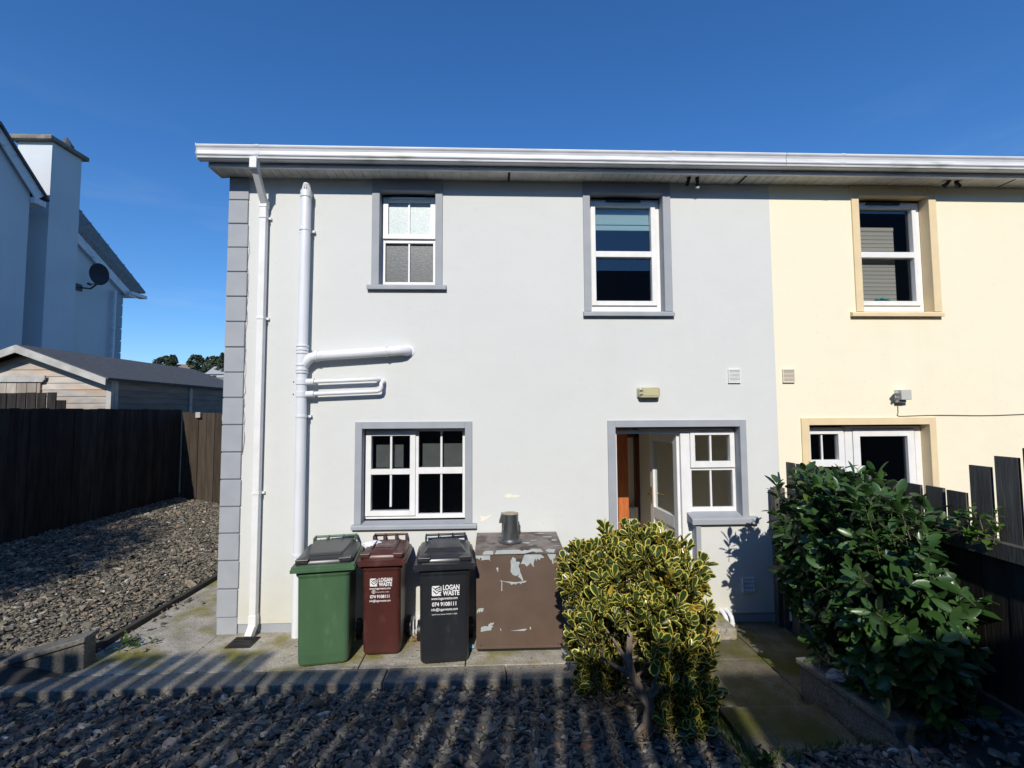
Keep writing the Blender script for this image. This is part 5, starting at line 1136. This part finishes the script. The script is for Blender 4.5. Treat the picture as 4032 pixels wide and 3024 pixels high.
# ------------------------------------------------------------------ shrubs
def leaf_template(kind):
    st = np.array([0, .18, .42, .70, .90, 1.0]); wd = np.array([.02, .42, .86, 1.0, .62, .04]) if kind == 'euonymus' else np.array([.03, .55, .95, .9, .5, .02])
    return st, wd
def leaves_mesh(name, P, D, U, Ls, Ws, mats, mids, kind, curl, parent, rg):
    """P base points, D growth direction, U approx upward normal; mids material idx per leaf (pair)"""
    n_ = len(P); D = D / np.linalg.norm(D, axis=1)[:, None]; S = np.cross(D, U); S /= (np.linalg.norm(S, axis=1)[:, None] + 1e-9); U = np.cross(S, D)
    st, wd = leaf_template(kind); k = len(st)
    cols = [-1, -.72, 0, .72, 1] if kind == 'euonymus' else [-1, -.05, .05, 1]
    cols = [-1, -.72, 0, .72, 1] if kind == 'euonymus' else [-1, 0, 1]
    c = len(cols); V = np.zeros((n_, k, c, 3))
    for i in range(k):
        for j, cc in enumerate(cols):
            lift = abs(cc) ** 1.5 * wd[i] * .17 - curl * st[i] ** 2
            V[:, i, j] = P + D * (Ls * st[i])[:, None] + S * (Ws * .5 * wd[i] * cc)[:, None] + U * (Ws * lift)[:, None]
    V = V.reshape(-1, 3); F_ = []; mi = []
    for i in range(k - 1):
        for j in range(c - 1):
            F_.append([i * c + j, i * c + j + 1, (i + 1) * c + j + 1, (i + 1) * c + j]); 
            edge = kind == 'euonymus' and (j in (0, c - 2) or i == k - 2); mi.append(1 if edge else 0)
    F_ = np.array(F_); nf = len(F_); FF = (F_[None] + (np.arange(n_) * k * c)[:, None, None]).reshape(-1, 4)
    MI = np.tile(np.array(mi), (n_, 1))
    if mids is not None: MI = np.where(mids[:, None] > 0, mids[:, None], MI)
    return bmesh_from_np(name, V, FF, mats, MI.ravel(), smooth=True, parent=parent)
def leafmat(name, c, c2, rough, trans, spec=.5):
    m, n, l, b = nt(name); b.inputs['Roughness'].default_value = rough; b.inputs['Specular IOR Level'].default_value = spec
    g = N(n, 'ShaderNodeNewGeometry'); r = N(n, 'ShaderNodeValToRGB'); r.color_ramp.elements[0].color = (*c, 1); r.color_ramp.elements[1].color = (*c2, 1); l.new(g.outputs['Random Per Island'], r.inputs[0]); l.new(r.outputs[0], b.inputs['Base Color'])
    tr = N(n, 'ShaderNodeBsdfTranslucent'); l.new(r.outputs[0], tr.inputs[0]); mx = N(n, 'ShaderNodeMixShader'); mx.inputs[0].default_value = trans
    out = n['Material Output']; l.new(b.outputs[0], mx.inputs[1]); l.new(tr.outputs[0], mx.inputs[2]); l.new(mx.outputs[0], out.inputs[0]); return m
eg = leafmat('variegated_leaf_centre', (.022, .050, .014), (.060, .105, .024), .24, .18)
ey = leafmat('variegated_leaf_margin', (.62, .52, .075), (.84, .73, .20), .35, .3)
eyy = leafmat('all_yellow_leaf', (.62, .44, .05), (.72, .56, .12), .45, .35)
lg = leafmat('laurel_leaf', (.024, .062, .016), (.055, .122, .030), .32, .15, .5)
lgl = leafmat('young_laurel_leaf', (.06, .13, .02), (.12, .20, .03), .3, .3)
def shrub(root, blobs, ntips, kind, mats, seed, leafL, leafW, per, shell=.55, updir=.5, extra_tips=(), yellow=.05, twm=None, exclude=None):
    rg = np.random.default_rng(seed); tips = []
    vols = np.array([b_[3] * b_[4] * b_[5] for b_ in blobs]) ** .67; cnt = (vols / vols.sum() * ntips).astype(int)
    C_ = np.array([b_[:3] for b_ in blobs]); R_ = np.array([b_[3:6] for b_ in blobs])
    for bi, c in enumerate(cnt):
        got = 0
        while got < c:
            d = rg.normal(size=3); d /= np.linalg.norm(d); bump_ = 1 + .10 * math.sin(d[0] * 7 + seed) * math.sin(d[2] * 6 + 1) + .07 * math.sin(d[1] * 9 + d[2] * 5)
            r_ = 1 - shell * rg.random() ** 1.6
            if rg.random() < .08: r_ = 1.0 + .10 * rg.random()
            p = C_[bi] + d * R_[bi] * r_ * bump_
            ins = (((p - C_) / R_) ** 2).sum(1); ins[bi] = 9
            if ins.min() < .45: 
                if rg.random() < .8: got += .3; continue
            if exclude is not None and exclude(p): got += .05; continue
            tips.append((p, d)); got += 1
    for p, d in extra_tips: tips.append((np.array(p, float), np.array(d, float)))
    P = []; D = []; U = []; L_ = []; W_ = []; MI = []; b = MB()
    for p, d in tips:
        axis = d * (1 - updir) + np.array([0, -.12, 1.0]) * updir + rg.normal(size=3) * .25; axis /= np.linalg.norm(axis)
        t1 = np.cross(axis, [.3, .7, .2]); t1 /= np.linalg.norm(t1); t2 = np.cross(axis, t1); ph = rg.random() * 6.28; allyel = rg.random() < yellow
        for k in range(per + int(rg.integers(-1, 2))):
            lvl = k / per; a = ph + k * 2.4; spread = (.95 - .45 * lvl) if kind == 'euonymus' else 1.15 - .55 * lvl
            rd = t1 * math.cos(a) + t2 * math.sin(a); dr = axis * math.cos(spread) + rd * math.sin(spread)
            if kind == 'laurel': dr = dr + np.array([0, 0, -.15])
            base = p - axis * (leafL * (.9 - 1.0 * lvl)) * (1.0 if kind == 'euonymus' else 1.1)
            P.append(base); D.append(dr + rg.normal(size=3) * .10); U.append(axis * math.sin(spread) - rd * math.cos(spread) + rg.normal(size=3) * .12); s_ = rg.uniform(.55, 1.25) * (1 - .15 * lvl)
            L_.append(leafL * s_); W_.append(leafW * s_ * rg.uniform(.85, 1.15)); MI.append(2 if (allyel or rg.random() < yellow * .35) else 0)
        e = p - axis * leafL * 1.6; b.tube([tuple(e), tuple(p)], [.004, .002], 4, cap=False)
    o = leaves_mesh('foliage', np.array(P), np.array(D), np.array(U), np.array(L_), np.array(W_), mats, np.array(MI), kind, .25 if kind == 'laurel' else -.05, root, rg)
    b.build('twigs', MT['twig'], root)
    return tips
vb = thing('variegated_bush', (1.15, 3.7, 0), 'rounded variegated bush with yellow-edged leaves in front of the back door', 'bush')
def vex(p):  # the bare hollow around the trunk at the lower left front
    return (.72 < p[0] < 1.16 and p[1] < 3.80 and p[2] < .60) or (.84 < p[0] < 1.08 and p[1] < 3.72 and p[2] < .86) or (p[0] < .85 and p[2] < .12)
blobs = [(1.12, 3.78, .93, .55, .50, .47), (1.36, 3.66, .42, .30, .30, .42), (.86, 3.82, .52, .25, .28, .30), (1.34, 3.50, .22, .20, .18, .22), (.84, 3.70, .36, .19, .2, .22), (.80, 3.86, 1.08, .26, .26, .24), (1.18, 3.76, 1.20, .30, .3, .24), (1.43, 3.78, 1.05, .25, .26, .26)]
tips = shrub(vb, blobs, 960, 'euonymus', [eg, ey, eyy], 5, .104, .056, 7, shell=.55, updir=.56, yellow=.022, exclude=vex)
b = MB()
trunk = [(1.10, 3.46, -.05), (1.08, 3.45, .15), (1.10, 3.44, .27), (1.03, 3.44, .38), (.97, 3.43, .50), (.95, 3.42, .62), (.97, 3.44, .78), (.97, 3.5, .95)]
b.tube(trunk, [.042, .038, .036, .034, .030, .025, .020, .012], 10)
b.tube([(1.08, 3.44, .30), (1.16, 3.46, .36), (1.27, 3.55, .36), (1.4, 3.68, .5)], [.025, .02, .015, .01], 8)
b.tube([(.98, 3.43, .48), (.86, 3.40, .56), (.74, 3.38, .64)], [.018, .014, .010], 8); b.tube([(.96, 3.43, .55), (.88, 3.48, .68), (.80, 3.55, .78)], [.015, .012, .006], 7)
b.tube([(1.08, 3.45, .15), (.98, 3.42, .08), (.95, 3.40, -.03)], [.02, .018, .02], 8); b.tube([(1.08, 3.44, .30), (1.17, 3.42, .52), (1.15, 3.46, .82)], [.012, .010, .006], 7)
for k in range(16):
    p, d = tips[k * 37 % len(tips)]; b.tube([(1.02 + random.uniform(-.06, .2), 3.62, .40 + random.uniform(-.1, .2)), tuple((Vector(p) + Vector((1.05, 3.65, .5))) / 2 + Vector((0, 0, -.06))), tuple(p)], [.012, .008, .004], 6)
b.build('trunk', MT['bark'], vb)
b = MB(); rg_ = random.Random(4)
for k in range(60):
    a = rg_.uniform(0, 6.28); r_ = rg_.uniform(.1, .75); x_, y_ = 1.15 + r_ * math.cos(a), 3.45 + r_ * .5 * math.sin(a); ln = rg_.uniform(.08, .28); q = rg_.uniform(0, 3.14); zz = float(gh(x_, y_)) + .05
    if x_ < 1.65: b.tube([(x_, y_, zz), (x_ + ln * math.cos(q), y_ + ln * math.sin(q), zz + rg_.uniform(0, .05))], [.004, .002], 5)
tag(b.build('dead_twigs', mat('dead_twig', (.25, .19, .13), .9), None), 'dry twigs scattered under the variegated bush', 'twigs', kind='stuff')

lb_ = thing('laurel_bush', (2.7, 3.7, .2), 'large glossy dark green laurel bush against the right fence', 'bush')
lblobs = [(2.84, 3.92, 1.27, .34, .60, .58), (2.80, 3.36, 1.15, .36, .56, .58), (2.84, 3.50, .66, .34, .68, .46), (2.78, 4.10, 1.0, .22, .30, .52)]
rg = np.random.default_rng(3); ex_ = []
for k in range(44):
    x_, y_ = rg.uniform(2.5, 3.1), rg.uniform(3.0, 4.15); ex_.append(((x_, y_, 1.70 + rg.uniform(0, .20) - .18 * abs(y_ - 3.8)), (rg.normal() * .2, rg.normal() * .2, 1)))
tips = shrub(lb_, lblobs, 850, 'laurel', [lg, lg, lgl], 8, .130, .056, 8, shell=.5, updir=.42, extra_tips=ex_, yellow=.015)
b = MB()
for k in range(26):
    p, d = tips[(k * 53) % len(tips)]; b.tube([(2.75 + rg.uniform(-.08, .08), 3.75 + rg.uniform(-.1, .1), .1), tuple((Vector(p) + Vector((2.75, 3.75, .6))) / 2), tuple(p)], [.022, .012, .004], 7)
b.build('trunk', MT['bark'], lb_)
# little fresh sprig over the right fence
sp_ = thing('garden_sprig', (3.15, 3.1, 1.5), 'small fresh green sprig poking over the right fence', 'plant')
ex_ = [((3.12 + rg.uniform(-.06, .05), 3.02 + rg.uniform(-.14, .12), 1.62 + rg.uniform(-.15, .12)), (rg.normal() * .5, -.5, .6)) for _ in range(12)]
shrub(sp_, [(3.12, 3.02, 1.6, .06, .12, .10)], 4, 'laurel', [lgl, lgl, lgl], 12, .055, .035, 4, extra_tips=ex_, yellow=0)
# small weeds in shade
def weed(x, y, label, seed):
    t = thing('weed', (x, y, float(gh(x, y))), label, 'plant', 'small weeds in the chippings'); rg = np.random.default_rng(seed)
    z0 = max(float(gh(x, y)), 0) + .05; exx = [((x + rg.normal() * .07, y + rg.normal() * .07, z0 + rg.uniform(0, .10)), (rg.normal(), rg.normal(), .8)) for _ in range(9)]
    shrub(t, [(x, y, z0 + .03, .05, .05, .03)], 3, 'laurel', [lgl, lgl, lgl], seed, .055, .032, 4, extra_tips=exx, yellow=0)
weed(1.72, 3.02, 'leafy green weed at the edge of the mossy steps', 31)
weed(-3.72, 5.05, 'small green weed at the kerb corner beside the left gravel', 32)
